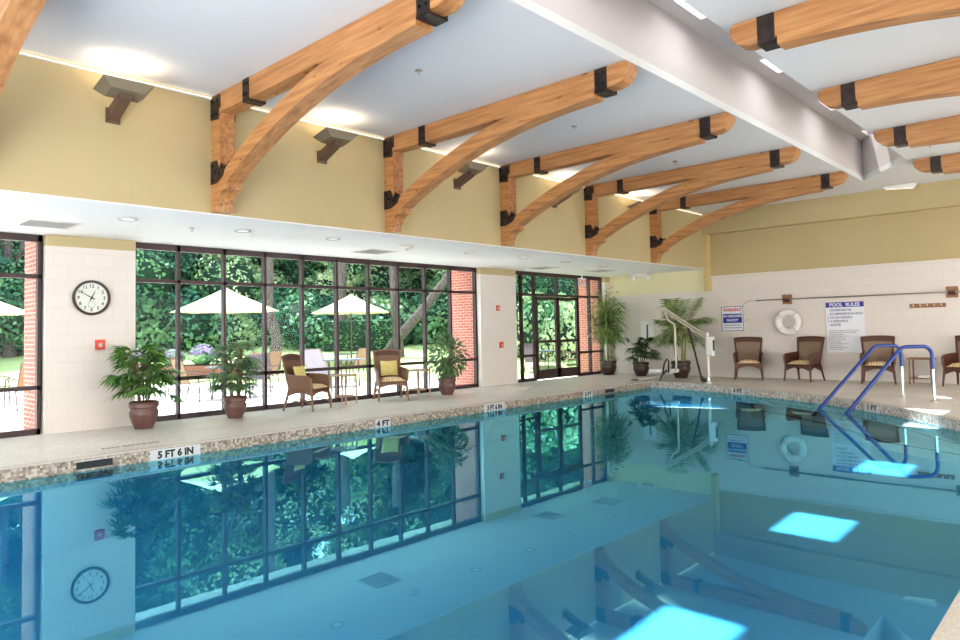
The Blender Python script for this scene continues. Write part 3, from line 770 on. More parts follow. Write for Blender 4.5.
# ---------------------------------------------------------------- clock, alarms
XF = XW+PR
t = thing('wall_clock', 'round dark rimmed wall clock showing ten to one on the near pier', 'clock', (XF, 3.54, 1.95))
RX = Matrix.Rotation(pi/2, 4, 'Y')
MB().lathe([(.225, .0), (.255, .0), (.262, .03), (.255, .05), (.225, .045), (.222, .02)], 40, M4=RX, cap=False).build('rim', M['clock_rim'], t, smooth=True)
MB().lathe([(.226, .012), (.226, .02), (0, .02)], 40, M4=RX).build('clock_face', M['clock_face'], t)
nm = MB()
for k in range(1, 13):
    a = pi/2-k*pi/6
    q = text_mesh([str(k)], .07, (0, 1, 0), (0, 0, 1), (.0205, .175*cos(a), .175*sin(a)-.024), bold=.001)
    nm.add(q.v, q.f)
nm.lathe([(.045, .0), (.049, 0)], 24, (.0215, 0, -.1), M4=RX, cap=False)
nm.build('numerals', M['ink_black'], t)
def hand(a, l, w):
    d = Vector((0, cos(a), sin(a))); n = Vector((0, -sin(a), cos(a)))*w; o = Vector((.026, 0, 0))
    e = Vector((.003, 0, 0))
    vs = [o-d*.05+n, o-d*.05-n, o+d*l-n*.5, o+d*l+n*.5]
    return MB().add([v for v in vs]+[v+e for v in vs], [(0, 1, 2, 3), (4, 7, 6, 5), (0, 4, 5, 1), (1, 5, 6, 2), (2, 6, 7, 3), (3, 7, 4, 0)])
hand(pi/2-(12+50/60)*pi/6, .11, .008).build('hour_hand', M['ink_black'], t)
hand(pi/2-50*pi/30, .17, .006).build('minute_hand', M['ink_black'], t)
def alarm(y, z, lb, s=.11):
    t = thing('fire_alarm', lb, 'alarm', (XF, y, z), 0, 'red wall alarms')
    MB().b2(0, .04, -s/2, s/2, -s/2-.01, s/2+.01).build('housing', M['alarm'], t, bevel=.008)
    MB().b2(.04, .055, -.03, .02, -.035, .02).build('strobe', M['grille'], t, bevel=.004)
    return t
alarm(3.66, 1.25, 'square red alarm on the pier below the clock', .13)
alarm(12.62, 1.88, 'upper red alarm on the middle pier')
alarm(12.72, .98, 'lower red pull station on the middle pier', .12)

# ---------------------------------------------------------------- rim markers and skimmers
def marker(y, txt, lb, w):
    t = thing('depth_marker', lb, 'depth marker', (XP+.008, y, -.07), 0, 'depth markers on the pool rim')
    MB().b2(0, .006, -w/2, w/2, -.085, .048).build('tile', M['tile_white'], t)
    tag(text_mesh([txt], .118, (0, 1, 0), (0, 0, 1), (.0062, 0, -.058), bold=.006, sx=w/(.105*.62*max(len(txt), 1))*.9 if len(txt) > 4 else 1.15).build('lettering', M['ink_black'], t), 'black lettering')
marker(3.70, '5 FT 6 IN', 'white depth marker tiles reading 5 FT 6 IN near the clock pier', .62)
marker(6.96, '4 FT', 'white depth marker tiles reading 4 FT below the armchairs', .3)
marker(9.6, '3 FT 6 IN', 'white depth marker tiles reading 3 FT 6 IN before the middle pier', .58)
marker(12.65, '3 FT', 'white depth marker tiles reading 3 FT by the glass doors', .34)
def marker2(i, frac, txt, lb):
    a, b = Vector((*curve[i], 0)), Vector((*curve[i+1], 0)); p = a.lerp(b, frac); d = (b-a).normalized()
    t = thing('depth_marker', lb, 'depth marker', (p.x, p.y, -.07), atan2(d.y, d.x), 'depth markers on the far curved rim')
    MB().b2(-.2, .2, -.022, -.008, -.085, .05).build('tile', M['tile_white'], t)
    tag(text_mesh([txt], .11, (1, 0, 0), (0, 0, 1), (0, -.0222, -.04), bold=.004, sx=1.3).build('lettering', M['ink_black'], t), 'black lettering')
marker2(3, .7, '3 FT', 'white depth marker tiles reading 3 FT on the far rim before the armchairs')
marker2(8, .35, '1 FT', 'white depth marker tiles reading 1 FT beside the blue handrails')
for y, lb in ((2.78, 'dark skimmer slot in the pool rim below the clock pier'), (13.52, 'dark skimmer slot in the pool rim by the glass doors')):
    t = thing('skimmer_slot', lb, 'skimmer', (XP+.0075, y, -.09), 0, 'skimmer slots in the rim')
    MB().b2(0, .004, -.19, .19, -.035, .045).build('opening', M['dark_slot'], t)
    MB().b2(.002, .012, -.21, .21, .05, .062).build('lip', M['grille'], t)
# worn deck lettering
t = thing('deck_marking', 'worn grey NO DIVING lettering on the deck tiles near the clock pier', 'floor marking', (-9.12, 3.35, .001))
text_mesh(['NO DIVING'], .13, (0, 1, 0), (-1, 0, 0), (0, 0, 0), depth=.001, bold=.003).build('lettering', M['ink_grey'], t)

# ---------------------------------------------------------------- wicker armchairs
def armchair(name, label, kind, loc, rz, group):
    """faces local +x"""
    W = M['wicker'] if kind == 'honey' else M['wicker_dark']
    Rl = M['wicker_rail'] if kind == 'honey' else M['rail_dark']
    t = thing(name, label, 'armchair', loc, rz, group)
    hw = .31
    seat = [(-.27, -hw+.03), (.27, -hw), (.27, hw), (-.27, hw-.03)]
    mb = MB(); mb.prism(seat, .36, .40, 0, 'Z')
    # arched aprons on the four sides
    def apron(p0, p1, n=8):
        for i in range(n):
            a, b = i/n, (i+1)/n
            lo_z, ar = (.27, .06) if kind == 'honey' else (.23, .10)
            za = lo_z+ar*sin(pi*a); zb = lo_z+ar*sin(pi*b)
            q0 = (p0[0]+(p1[0]-p0[0])*a, p0[1]+(p1[1]-p0[1])*a); q1 = (p0[0]+(p1[0]-p0[0])*b, p0[1]+(p1[1]-p0[1])*b)
            dx, dy = p1[0]-p0[0], p1[1]-p0[1]; l = sqrt(dx*dx+dy*dy); nx_, ny_ = -dy/l*.02, dx/l*.02
            vs = [(q0[0], q0[1], za), (q1[0], q1[1], zb), (q1[0], q1[1], .39), (q0[0], q0[1], .39)]
            vs += [(v[0]+nx_, v[1]+ny_, v[2]) for v in vs]
            mb.add(vs, [(0, 1, 2, 3), (7, 6, 5, 4), (0, 4, 5, 1), (1, 5, 6, 2), (2, 6, 7, 3), (3, 7, 4, 0)])
    for i in range(4): apron(seat[i], seat[(i+1) % 4])
    mb.build('seat_frame', W, t)
    for (x, y, fx, fy) in ((.25, -hw+.02, .29, -hw-.01), (.25, hw-.02, .29, hw+.01), (-.26, -hw+.04, -.36, -hw+.0), (-.26, hw-.04, -.36, hw-.0)):
        MB().tube([(x, y, .40), ((x*2+fx)/3, (y*2+fy)/3, .24), (fx, fy, 0)], [.022, .024, .019], 8).build('leg', Rl, t, smooth=True)
    # cushion
    mb = MB(); n = 7
    top = []; bot = []
    for j in range(n):
        for i in range(n):
            u, v = -1+2*i/(n-1), -1+2*j/(n-1); e = (1-abs(u)**4)*(1-abs(v)**4)
            x = .02+u*.25; y = v*(.255+.0*u)
            top.append((x, y, .415+.065*e**.5)); bot.append((x, y, .405))
    fs = [(j*n+i, j*n+i+1, (j+1)*n+i+1, (j+1)*n+i) for j in range(n-1) for i in range(n-1)]
    mb.add(top, fs); mb.add(bot, [f[::-1] for f in fs])
    ring = [i for i in range(n)]+[j*n+n-1 for j in range(1, n)]+[(n-1)*n+i for i in range(n-2, -1, -1)]+[j*n for j in range(n-2, 0, -1)]
    o = n*n
    mb.f += [[ring[k], ring[(k+1) % len(ring)], ring[(k+1) % len(ring)]+o, ring[k]+o] for k in range(len(ring))]; mb.mi += [0]*len(ring)
    tag(mb.build('seat_cushion', M['cushion'], t, smooth=60), 'striped cream and rust seat cushion')
    # back: reclining panel, arched top
    def bp(v, h):   # v -1..1 across, h 0..1 up
        ztop = 1.0 + (.035*(1-v*v) if kind == 'honey' else .02*(1-v*v))
        z = .40+(ztop-.40)*h; w = .262+.062*h if kind != 'honey' else .255+.04*h
        return Vector((-.25-.13*h-.03*(1-v*v)*-1*h*0 - .035*(1-v*v), v*w, z))
    def sheet(v0, v1, h0, h1, th, mat_, nm, nv=8, nh=6):
        mb = MB(); A = []; B = []
        for j in range(nh+1):
            for i in range(nv+1):
                p = bp(v0+(v1-v0)*i/nv, h0+(h1-h0)*j/nh); A.append(p); B.append(p+Vector((-th, 0, 0)))
        k = nv+1; fs = [(j*k+i, j*k+i+1, (j+1)*k+i+1, (j+1)*k+i) for j in range(nh) for i in range(nv)]
        mb.add(A, fs); mb.add(B, [f[::-1] for f in fs]); o = (nv+1)*(nh+1)
        ring = list(range(k))+[j*k+nv for j in range(1, nh+1)]+[nh*k+i for i in range(nv-1, -1, -1)]+[j*k for j in range(nh-1, 0, -1)]
        mb.f += [[ring[q], ring[(q+1) % len(ring)], ring[(q+1) % len(ring)]+o, ring[q]+o] for q in range(len(ring))]; mb.mi += [0]*len(ring)
        return mb.build(nm, mat_, t, smooth=50)
    sheet(-.9, .9, .02, .83, .02, M['mesh_tan'] if kind != 'honey' else M['wicker'], 'backrest')
    sheet(-1.03, 1.03, .83, 1.0, .032, M['rail_dark'] if kind != 'honey' else M['rail_brown'], 'back_rail')
    mb = MB()
    for s in (-1, 1): mb.tube([bp(s*.98, h)+Vector((-.012, 0, 0)) for h in (0, .2, .4, .6, .8, .98)], .024, 8)
    mb.tube([bp(v, 1)+Vector((-.016, 0, 0)) for v in (-1.03, -.7, -.35, 0, .35, .7, 1.03)], .022, 8)
    mb.build('back_frame', Rl, t, smooth=True)
    # arms with woven side panels
    for s in (-1, 1):
        path = [Vector((-.31, s*.27, .66)), Vector((-.15, s*.315, .645)), Vector((.05, s*.325, .635)), Vector((.19, s*.325, .625)), Vector((.25, s*.32, .59)), Vector((.262, s*.312, .49)), Vector((.262, s*.30, .40))]
        a = MB().tube(path, .023, 8, flat=1.0).build('arm', Rl, t, smooth=True)
        mb = MB(); n = len(path); up_ = path; lo_ = [Vector((-.27, s*.27, .39)), Vector((-.14, s*.28, .39)), Vector((.03, s*.29, .39)), Vector((.16, s*.3, .39)), Vector((.22, s*.3, .39)), Vector((.25, s*.3, .39)), Vector((.262, s*.3, .385))]
        th = Vector((0, s*.014, 0))
        vs = up_+lo_+[v-th for v in up_]+[v-th for v in lo_]
        fs = [(i, i+1, n+i+1, n+i) for i in range(n-1)]+[(2*n+i, 3*n+i, 3*n+i+1, 2*n+i+1) for i in range(n-1)]
        mb.add(vs, fs).build('arm_panel', W, a, smooth=True)
    if kind == 'honey':
        for s in (-1, 1):   # curled cane braces below the seat, one pair a side
            mb = MB()
            for k in range(4): mb.tube([(.24-.15*k, s*.3, .25), (.17-.15*k, s*.3, .17+.03*(k % 2)), (.13-.15*k, s*.3, .25)], .007, 6)
            mb.tube([(.28, s*.3, .14), (0, s*.29, .2), (-.32, s*.3, .13)], .011, 6)
            mb.build('stretcher', Rl, t, smooth=True)
    return t
g1 = 'honey wicker armchairs by the long window'
ch = armchair('wicker_armchair', 'honey wicker armchair with a yellow pillow, nearer of the window pair', 'honey', (-10.72, 6.93, 0), radians(24), g1)
dup(ch, (-10.78, 8.86, 0), radians(-28), 'honey wicker armchair with a yellow pillow, right of the pair beside the potted ficus', g1)
g2 = 'dark wicker armchairs along the far wall'
cd = armchair('wicker_armchair', 'dark wicker armchair facing straight out under the ring buoy left side', 'dark', (-6.93, 17.1, 0), radians(-69), g2)
cd['label'] = 'leftmost dark wicker armchair on the far wall, below the warning sign and ring buoy'
dup(cd, (-5.62, 17.05, 0), radians(-100), 'dark wicker armchair turned left, between the ring buoy and the pool rules board', g2)
dup(cd, (-4.05, 17.05, 0), radians(-78), 'dark wicker armchair behind the blue handrails, left of the rattan table', g2)
dup(cd, (-2.45, 17.0, 0), radians(-104), 'dark wicker armchair cut off by the right photo edge', g2)
for o_ in [q for q in COL.objects if q.name.startswith('wicker_armchair') and q.get('group') == g1]: o_.scale = (.93, .93, .95)
def pillow(loc, rz, lb):
    mb = MB(); n = 7; vs = []; vs2 = []
    for j in range(n):
        for i in range(n):
            u, v = -1+2*i/(n-1), -1+2*j/(n-1); e = max(0, (1-u*u)*(1-v*v))**.45
            k = 1-.08*(1-abs(u))*(1 if abs(v) > .9 else 0)
            vs.append((.055*e, u*.17, v*.155*k)); vs2.append((-.055*e, u*.17, v*.155*k))
    fs = [(j*n+i, j*n+i+1, (j+1)*n+i+1, (j+1)*n+i) for j in range(n-1) for i in range(n-1)]
    mb.add(vs, fs); mb.add(vs2, [f[::-1] for f in fs])
    R = Euler((0, radians(-16), 0)).to_matrix(); mb.v = [tuple(R @ Vector(v)) for v in mb.v]
    o = mb.build('throw_pillow', M['pillow'], None, smooth=70)
    o.location = loc; o.rotation_euler.z = rz
    return tag(o, lb, 'pillow', 'yellow throw pillows')
def onchair(c, rz, dx, z): return (c[0]+cos(rz)*dx, c[1]+sin(rz)*dx, z)
pillow(onchair((-10.72, 6.93), radians(24), -.17, .625), radians(24), 'yellow throw pillow on the nearer honey wicker armchair')
pillow(onchair((-10.78, 8.86), radians(-28), -.17, .625), radians(-28), 'yellow throw pillow on the honey wicker armchair beside the potted ficus')

# ---------------------------------------------------------------- side tables
def side_table(label, loc, rz, m, w, d, h, shelf, group, rnd=True):
    t = thing('side_table', label, 'side table', loc, rz, group)
    if rnd: MB().lathe([(0, h-.03), (w/2-.01, h-.03), (w/2, h-.02), (w/2, h-.005), (w/2-.01, h), (0, h)], 32).build('table_top', m, t, smooth=30)
    else: MB().b2(-w/2, w/2, -d/2, d/2, h-.03, h).build('table_top', m, t, bevel=.006)
    ix, iy = (w/2*.66, w/2*.66) if rnd else (w/2-.04, d/2-.04)
    for sx in (-1, 1):
        for sy in (-1, 1): MB().tube([(sx*ix, sy*iy, h-.03), (sx*ix*1.04, sy*iy*1.04, 0)], .016, 8).build('leg', m, t, smooth=True)
    if rnd: MB().lathe([(0, shelf), (w/2*.8, shelf), (w/2*.8, shelf+.02), (0, shelf+.02)], 28).build('shelf', m, t)
    else: MB().b2(-ix, ix, -iy, iy, shelf, shelf+.02).build('shelf', m, t)
    return t
gt = 'blonde wood side tables by the long window'
s1 = side_table('round blonde wood side table between the two honey armchairs', (-10.98, 7.87, 0), .3, M['table_wood'], .5, .5, .56, .14, gt)
dup(s1, (-10.86, 9.66, 0), .1, 'round blonde wood side table between the right armchair and the potted ficus', gt)
side_table('rattan side table with a lower shelf between the two right dark armchairs', (-3.27, 17.25, 0), 0, M['table_brown'], .46, .42, .56, .12, None, rnd=False)
tag(COL.objects[-1], None)
o = MB().b2(-.13, .13, -.1, .1, 0, .025).b2(-.12, .13, -.09, .1, .025, .045).build('magazine', M['white'], None, bevel=.003); o.location = (-3.2, 17.22, .14)
tag(o, 'white stack of magazines on the lower shelf of the rattan side table', 'magazine')

# ---------------------------------------------------------------- potted plants
def pot_mesh(t, r, h, m):
    pr = [(r*.55, 0), (r*.62, .0), (r*.66, h*.07), (r*.82, h*.25), (r*.97, h*.5), (r*.98, h*.62), (r*.90, h*.70), (r*.90, h*.76), (r*1.0, h*.80), (r*1.0, h*.97), (r*.94, h), (r*.86, h), (r*.84, h*.86), (0, h*.86)]
    MB().lathe(pr, 36).build('pot', m, t, smooth=50)
    MB().lathe([(0, h*.865), (r*.84, h*.865), (r*.84, h*.9), (0, h*.91)], 20).build('soil', M['soil'], t)
def leaflet(mb, p, d, l, w, nrm, droop=.3, k=0):
    d = d.normalized(); s = d.cross(nrm)
    if s.length < 1e-4: s = d.cross(Vector((1, 0, 0)))
    s.normalize()
    a = p+d*l*.35+s*w-Vector((0, 0, droop*l*.06)); b = p+d*l*.35-s*w-Vector((0, 0, droop*l*.06)); c = p+d*l*.72-Vector((0, 0, droop*l*.3))
    a2 = c+s*w*.7; b2 = c-s*w*.7; e = p+d*l-Vector((0, 0, droop*l*.62))
    mb.add([p, a, a2, e, b2, b], [(0, 1, 2, 5), (5, 2, 4), (2, 3, 4)] if False else [(0, 1, 5), (1, 2, 4, 5), (2, 3, 4)], k)
def rand_dir(rg, elev_lo, elev_hi):
    a = rg.uniform(0, 2*pi); e = rg.uniform(elev_lo, elev_hi); return Vector((cos(a)*cos(e), sin(a)*cos(e), sin(e)))
def fan_palm(name, label, loc, seed, H, R, potr, poth, lm, nf=26, leaf=.28, stems=5, pm=None):
    rg = random.Random(seed); t = thing(name, label, 'plant', loc, rg.uniform(0, 6))
    pot_mesh(t, potr, poth, pm or M['pot'])
    st = MB(); lf = MB(); z0 = poth*.88
    cs = []
    for i in range(stems):
        a = rg.uniform(0, 2*pi); b = Vector((cos(a)*potr*.35, sin(a)*potr*.35, z0)); top = Vector((cos(a)*R*.35, sin(a)*R*.35, z0+(H-z0)*rg.uniform(.5, .8)))
        st.tube([b, b.lerp(top, .5)+Vector((0, 0, .03)), top], .012, 6); cs.append((b, top))
    for i in range(nf):
        b, top = cs[i % stems]; h = rg.uniform(.25, 1); p0 = b.lerp(top, h)
        el = -.15+1.3*h*rg.uniform(.4, 1.1); d = rand_dir(rg, el-.2, el+.2); L = R*rg.uniform(.35, .75)
        p1 = p0+d*L; p1.z = min(p1.z, H-leaf*.5); p1.z = max(p1.z, poth+.08)
        st.tube([p0, p0.lerp(p1, .5)+Vector((0, 0, .03)), p1], .004, 4)
        d = (p1-p0).normalized(); side = d.cross(Vector((0, 0, 1))).normalized(); up_ = side.cross(d)
        for k in range(9):
            a = radians(-80+160*k/8); q = d*cos(a)+side*sin(a); q.z -= .15
            leaflet(lf, p1, q, leaf*(1-.25*abs(sin(a)))*rg.uniform(.85, 1.1), leaf*.07, up_+Vector((0, 0, .2)), .8)
    st.build('stems', M['stem'], t); lf.build('foliage', lm, t)
    return t
def shrub(name, label, loc, seed, H, R, potr, poth, lm, n=900, leaf=.1, cat='plant', pm=None):
    rg = random.Random(seed); t = thing(name, label, cat, loc, 0)
    pot_mesh(t, potr, poth, pm or M['pot'])
    st = MB(); lf = MB(); z0 = poth*.88; zc = (H+poth)/2+.05; rz = (H-poth)/2
    for i in range(10):
        a = rg.uniform(0, 2*pi); e = Vector((cos(a)*R*.6*rg.random(), sin(a)*R*.6*rg.random(), zc+rz*rg.uniform(-.2, .6)))
        b = Vector((cos(a)*potr*.25, sin(a)*potr*.25, z0)); st.tube([b, b.lerp(e, .5)+Vector((0, 0, .04)), e], [.01, .008, .004], 5)
    for i in range(n):
        u = rand_dir(rg, -pi/2, pi/2); r = rg.random()**.4
        p = Vector((u.x*R*r, u.y*R*r, zc+u.z*rz*r)); d = (u+Vector((rg.uniform(-.5, .5), rg.uniform(-.5, .5), rg.uniform(-.4, .5))))
        leaflet(lf, p, d, leaf*rg.uniform(.7, 1.2), leaf*.16, rand_dir(rg, 0, 1.5), .6)
    st.build('stems', M['stem'], t); lf.build('foliage', lm, t)
    return t
def frond_palm(name, label, loc, seed, H, R, potr, poth, lm, nf=14, canes=6, cane_h=.55, lfl=.34, pm=None, upright=1.0):
    rg = random.Random(seed); t = thing(name, label, 'plant', loc, 0)
    pot_mesh(t, potr, poth, pm or M['pot_dark'])
    st = MB(); lf = MB(); z0 = poth*.88; tops = []
    for i in range(canes):
        a = 2*pi*i/canes+rg.uniform(-.3, .3); b = Vector((cos(a)*potr*.45, sin(a)*potr*.45, z0)); tp = Vector((cos(a)*potr*.7, sin(a)*potr*.7, z0+(H-z0)*cane_h*rg.uniform(.7, 1.05)))
        st.tube([b, b.lerp(tp, .5), tp], [.022, .018, .014], 7); tops.append(tp)
    for i in range(nf):
        p0 = tops[i % canes]; a = 2*pi*i/nf*2.4+rg.uniform(-.3, .3); out = Vector((cos(a), sin(a), 0))
        f = (i+.5)/nf; f = (f*1.618*7) % 1.0
        zt = p0.z+(H-p0.z)*(-.12+1.12*f); sp = R*(1.05-.62*f*f)*rg.uniform(.85, 1.05); pts = []
        for k in range(9):
            q = k/8; pts.append(p0+out*sp*(q**1.15)+Vector((0, 0, (zt-p0.z)*q+(.42-.2*f)*sin(pi*q)*min(1, (1.25-q))*.8)))
        st.tube(pts, [.008]*4+[.005]*5, 5)
        for k in range(2, 9):
            for sub in (0, .5):
                if k == 8 and sub: continue
                p = pts[k].lerp(pts[min(k+1, 8)], sub); d = (pts[min(k+1, 8)]-pts[k-1]).normalized(); side = d.cross(Vector((0, 0, 1)))
                if side.length < .01: side = Vector((1, 0, 0))
                side.normalize()
                for s in (-1, 1):
                    q = d*.75+side*s*.8; q.z -= .1
                    leaflet(lf, p, q, lfl*(1-.45*abs(k/8-.45))*rg.uniform(.85, 1.1), .013, side.cross(d), .7)
    st.build('canes', M['cane'], t); lf.build('fronds', lm, t)
    return t
fan_palm('potted_palm', 'bushy lady palm in a brown pot against the clock pier', (-10.72, 4.10, 0), 3, 1.32, .40, .205, .40, M['palm'], nf=80, leaf=.30, stems=8)
fan_palm('potted_palm', 'loose lady palm in a brown pot before the long window, left of the armchairs', (-10.75, 5.55, 0), 5, 1.34, .36, .185, .35, M['palm_blue'], nf=74, leaf=.26, stems=8)
shrub('potted_ficus', 'small leaved ficus in a brown pot at the right end of the long window', (-10.6, 10.24, 0), 8, 1.2, .42, .19, .36, M['palm_blue'], n=800, leaf=.14)
# tall bamboo palm in the corner
def bamboo(label, loc, seed):
    rg = random.Random(seed); t = thing('potted_bamboo', label, 'plant', loc, 0); pot_mesh(t, .24, .4, M['pot_dark'])
    st = MB(); lf = MB()
    for i in range(6):
        a = 2*pi*i/6; b = Vector((cos(a)*.1, sin(a)*.1, .35)); tp = Vector((cos(a)*.2, sin(a)*.2, rg.uniform(1.9, 2.3)))
        st.tube([b, b.lerp(tp, .5), tp], .02, 7)
        for k in range(190):
            h = rg.uniform(.36, 1.0); p = b.lerp(tp, h); d = rand_dir(rg, -.5, .9)
            e = p+d*rg.uniform(.08, .26); q = (d+Vector((0, 0, -.15)))
            leaflet(lf, e, q, rg.uniform(.2, .32), .014, rand_dir(rg, .3, 1.5), .7)
    for k in range(24):
        d = rand_dir(rg, .1, .7); leaflet(lf, Vector((.1*d.x, .1*d.y, .45)), d, .38, .018, Vector((0, 0, 1)), .8)
    st.build('canes', M['cane'], t); lf.build('foliage', M['palm_yellow'], t)
bamboo('tall bamboo in a dark pot in the corner right of the glass doors', (-10.93, 16.98, 0), 4)
fan_palm('potted_palm', 'low dark palm in a pot behind the pool lift seat, left of the tall palm', (-9.85, 16.95, 0), 12, 1.15, .44, .22, .38, M['palm_dark'], nf=40, leaf=.3, stems=6, pm=M['pot_dark'])
frond_palm('potted_palm', 'tall arching frond palm in a dark pot behind the pool lift', (-8.58, 16.78, 0), 21, 2.25, .64, .25, .44, M['palm_yellow'], nf=34, canes=7, cane_h=.36, lfl=.42)

# ---------------------------------------------------------------- far wall items
YF = YB-.001
t = thing('warning_sign', 'small warning no lifeguard sign on the far wall left of the ring buoy', 'sign', (-7.53, YF, 1.51))
MB().b2(-.29, .29, -.012, 0, -.32, .32).build('board', M['sign_white'], t)
mb = MB(); 
for b in ((-.29, .29, .305, .32), (-.29, .29, -.32, -.305), (-.29, -.278, -.32, .32), (.278, .29, -.32, .32)): mb.b2(b[0], b[1], -.016, -.012, b[2], b[3])
mb.build('border', M['ink'], t)
tag(text_mesh(['WARNING'], .12, (1, 0, 0), (0, 0, 1), (.0, -.013, .19), bold=.004, sx=.82).build('lettering', M['sign_red'], t), 'red WARNING lettering')
MB().b2(-.25, .25, -.016, -.012, -.11, .13).build('panel', M['sign_blue'], t)
tag(text_mesh(['NO LIFEGUARD', 'ON DUTY'], .085, (1, 0, 0), (0, 0, 1), (0, -.017, .04), bold=.003, sx=.8).build('lettering', M['sign_white'], t), 'white NO LIFEGUARD ON DUTY lettering')
text_mesh(['CHILDREN SHOULD NOT USE POOL', 'WITHOUT AN ADULT IN ATTENDANCE'], .04, (1, 0, 0), (0, 0, 1), (0, -.013, -.18), bold=.0006, sx=.68, spacing=1.7).build('lettering', M['ink'], t)
t = thing('pool_rules_board', 'tall white pool rules board with a blue heading on the far wall', 'sign', (-4.84, YF, 1.25))
MB().b2(-.41, .41, -.012, 0, -.6, .58).build('board', M['sign_white'], t)
MB().b2(-.41, .41, -.016, -.012, .46, .58).build('heading_band', M['sign_blue'], t)
tag(text_mesh(['POOL  RULES'], .115, (1, 0, 0), (0, 0, 1), (0, -.017, .48), bold=.003, sx=.95).build('lettering', M['sign_white'], t), 'white POOL RULES lettering')
text_mesh(['   CHILDREN MUST BE', '   ACCOMPANIED BY AN ADULT', '2  NO SOLO BATHING', '3  A TELEPHONE IS', '   LOCATED'], .072, (1, 0, 0), (0, 0, 1), (-.37, -.013, .37), align='LEFT', bold=.001, sx=.72, spacing=1.2).build('lettering', M['ink'], t)
text_mesh(['ALL PERSONS USING THE POOL DO SO AT THEIR OWN RISK', 'OWNERS AND MANAGEMENT ARE NOT RESPONSIBLE', 'FOR ACCIDENTS OR INJURIES', 'SHOWER BEFORE ENTERING THE POOL', 'NO RUNNING OR ROUGH PLAY', 'NO DIVING IN SHALLOW WATER', 'NO GLASS CONTAINERS', 'NO FOOD OR DRINK IN POOL AREA', 'POOL HOURS ARE POSTED', 'MANAGEMENT RESERVES THE RIGHT', 'TO DENY USE OF THE POOL'], .036, (1, 0, 0), (0, 0, 1), (-.37, -.013, -.10), align='LEFT', bold=0, sx=.68, spacing=1.22).build('lettering', M['ink_grey'], t)
# ring buoy
t = thing('ring_buoy', 'white ring buoy hanging on the far wall right of the warning sign', 'ring buoy', (-6.1, YF-.1, 1.39))
mb = MB(); n, m_ = 36, 12; R0, r0 = .235, .088; vs = []
for i in range(n):
    a = 2*pi*i/n
    for j in range(m_):
        b = 2*pi*j/m_; vs.append(((R0+r0*cos(b))*cos(a), r0*.8*sin(b), (R0+r0*cos(b))*sin(a)))
mb.add(vs, [(i*m_+j, i*m_+(j+1) % m_, ((i+1) % n)*m_+(j+1) % m_, ((i+1) % n)*m_+j) for i in range(n) for j in range(m_)])
mb.build('ring', M['ring'], t, smooth=80)
mb = MB(); mb.tube([((R0+r0+.012+.012*abs(sin(2*a)))*cos(a), -.02, (R0+r0+.012+.012*abs(sin(2*a)))*sin(a)) for a in [2*pi*i/48 for i in range(49)]], .009, 6, cap=False)
mb.build('grab_rope', M['rope'], t, smooth=True)
for a in (45, 135, 225, 315):
    a = radians(a); mb = MB(); mb.tube([((R0+(r0+.006)*cos(b))*cos(a), (r0*.8+.006)*sin(b), (R0+(r0+.006)*cos(b))*sin(a)) for b in [2*pi*i/14 for i in range(15)]], .013, 6, flat=1.6); mb.build('strap', M['rope'], t, smooth=True)
MB().b2(-.01, .01, -.03, .1, .235, .26).build('wall_hook', M['chrome'], t)
# rescue pole with crook, on two timber blocks
t = thing('rescue_pole', 'long aluminium rescue pole with a crook end, laid along the far wall', 'rescue pole', (0, YF-.12, 1.95))
MB().tube([(-6.85, 0, 0), (-3, 0, 0), (1.0, 0, 0)], .019, 8).build('pole', M['chrome'], t, smooth=True)
cr = [(-6.85, 0, 0), (-7.0, 0, .01), (-7.12, 0, -.03), (-7.22, 0, -.12), (-7.27, 0, -.25), (-7.26, 0, -.38), (-7.2, 0, -.47), (-7.12, 0, -.5), (-7.08, 0, -.45)]
MB().tube(cr, .011, 8).build('crook', M['grille'], t, smooth=True)
for x, lb in ((-6.13, 'wooden pole bracket above the ring buoy'), (-2.72, 'wooden pole bracket above the hook rail at the right')):
    t = thing('pole_bracket', lb, 'bracket', (x, YF, 1.95), 0, 'wooden blocks holding the rescue pole')
    MB().b2(-.11, .11, -.03, 0, -.12, .12).build('block', M['table_brown'], t, bevel=.005)
    MB().b2(-.05, .07, -.06, -.03, -.07, -.045).b2(-.05, .07, -.18, -.03, -.045, -.022).b2(-.05, .07, -.18, -.165, -.045, .03).build('hook', M['rail_dark'], t)
t = thing('hook_rail', 'brown wooden hook rail with pegs on the far wall above the rattan table', 'hook rail', (-3.18, YF, 1.68))
MB().b2(-.34, .34, -.022, 0, -.045, .045).build('board', M['table_brown'], t, bevel=.004)
for x in (-.26, -.13, 0, .13, .26): MB().tube([(x, -.02, .0), (x, -.055, .005), (x, -.065, .03)], .011, 7).build('peg', M['offwhite'], t, smooth=True)
t = thing('wall_cabinet', 'narrow white cabinet on the far wall above the low dark palm', 'cabinet', (-9.98, YF, 1.15))
MB().b2(-.2, .2, -.11, 0, -.35, .38).build('body', M['white'], t, bevel=.008)
MB().b2(-.18, .18, -.125, -.112, -.33, .36).build('door', M['white'], t, bevel=.004)
MB().b2(-.0, .05, -.13, -.126, -.2, .26).build('label_strip', M['ink'], t)

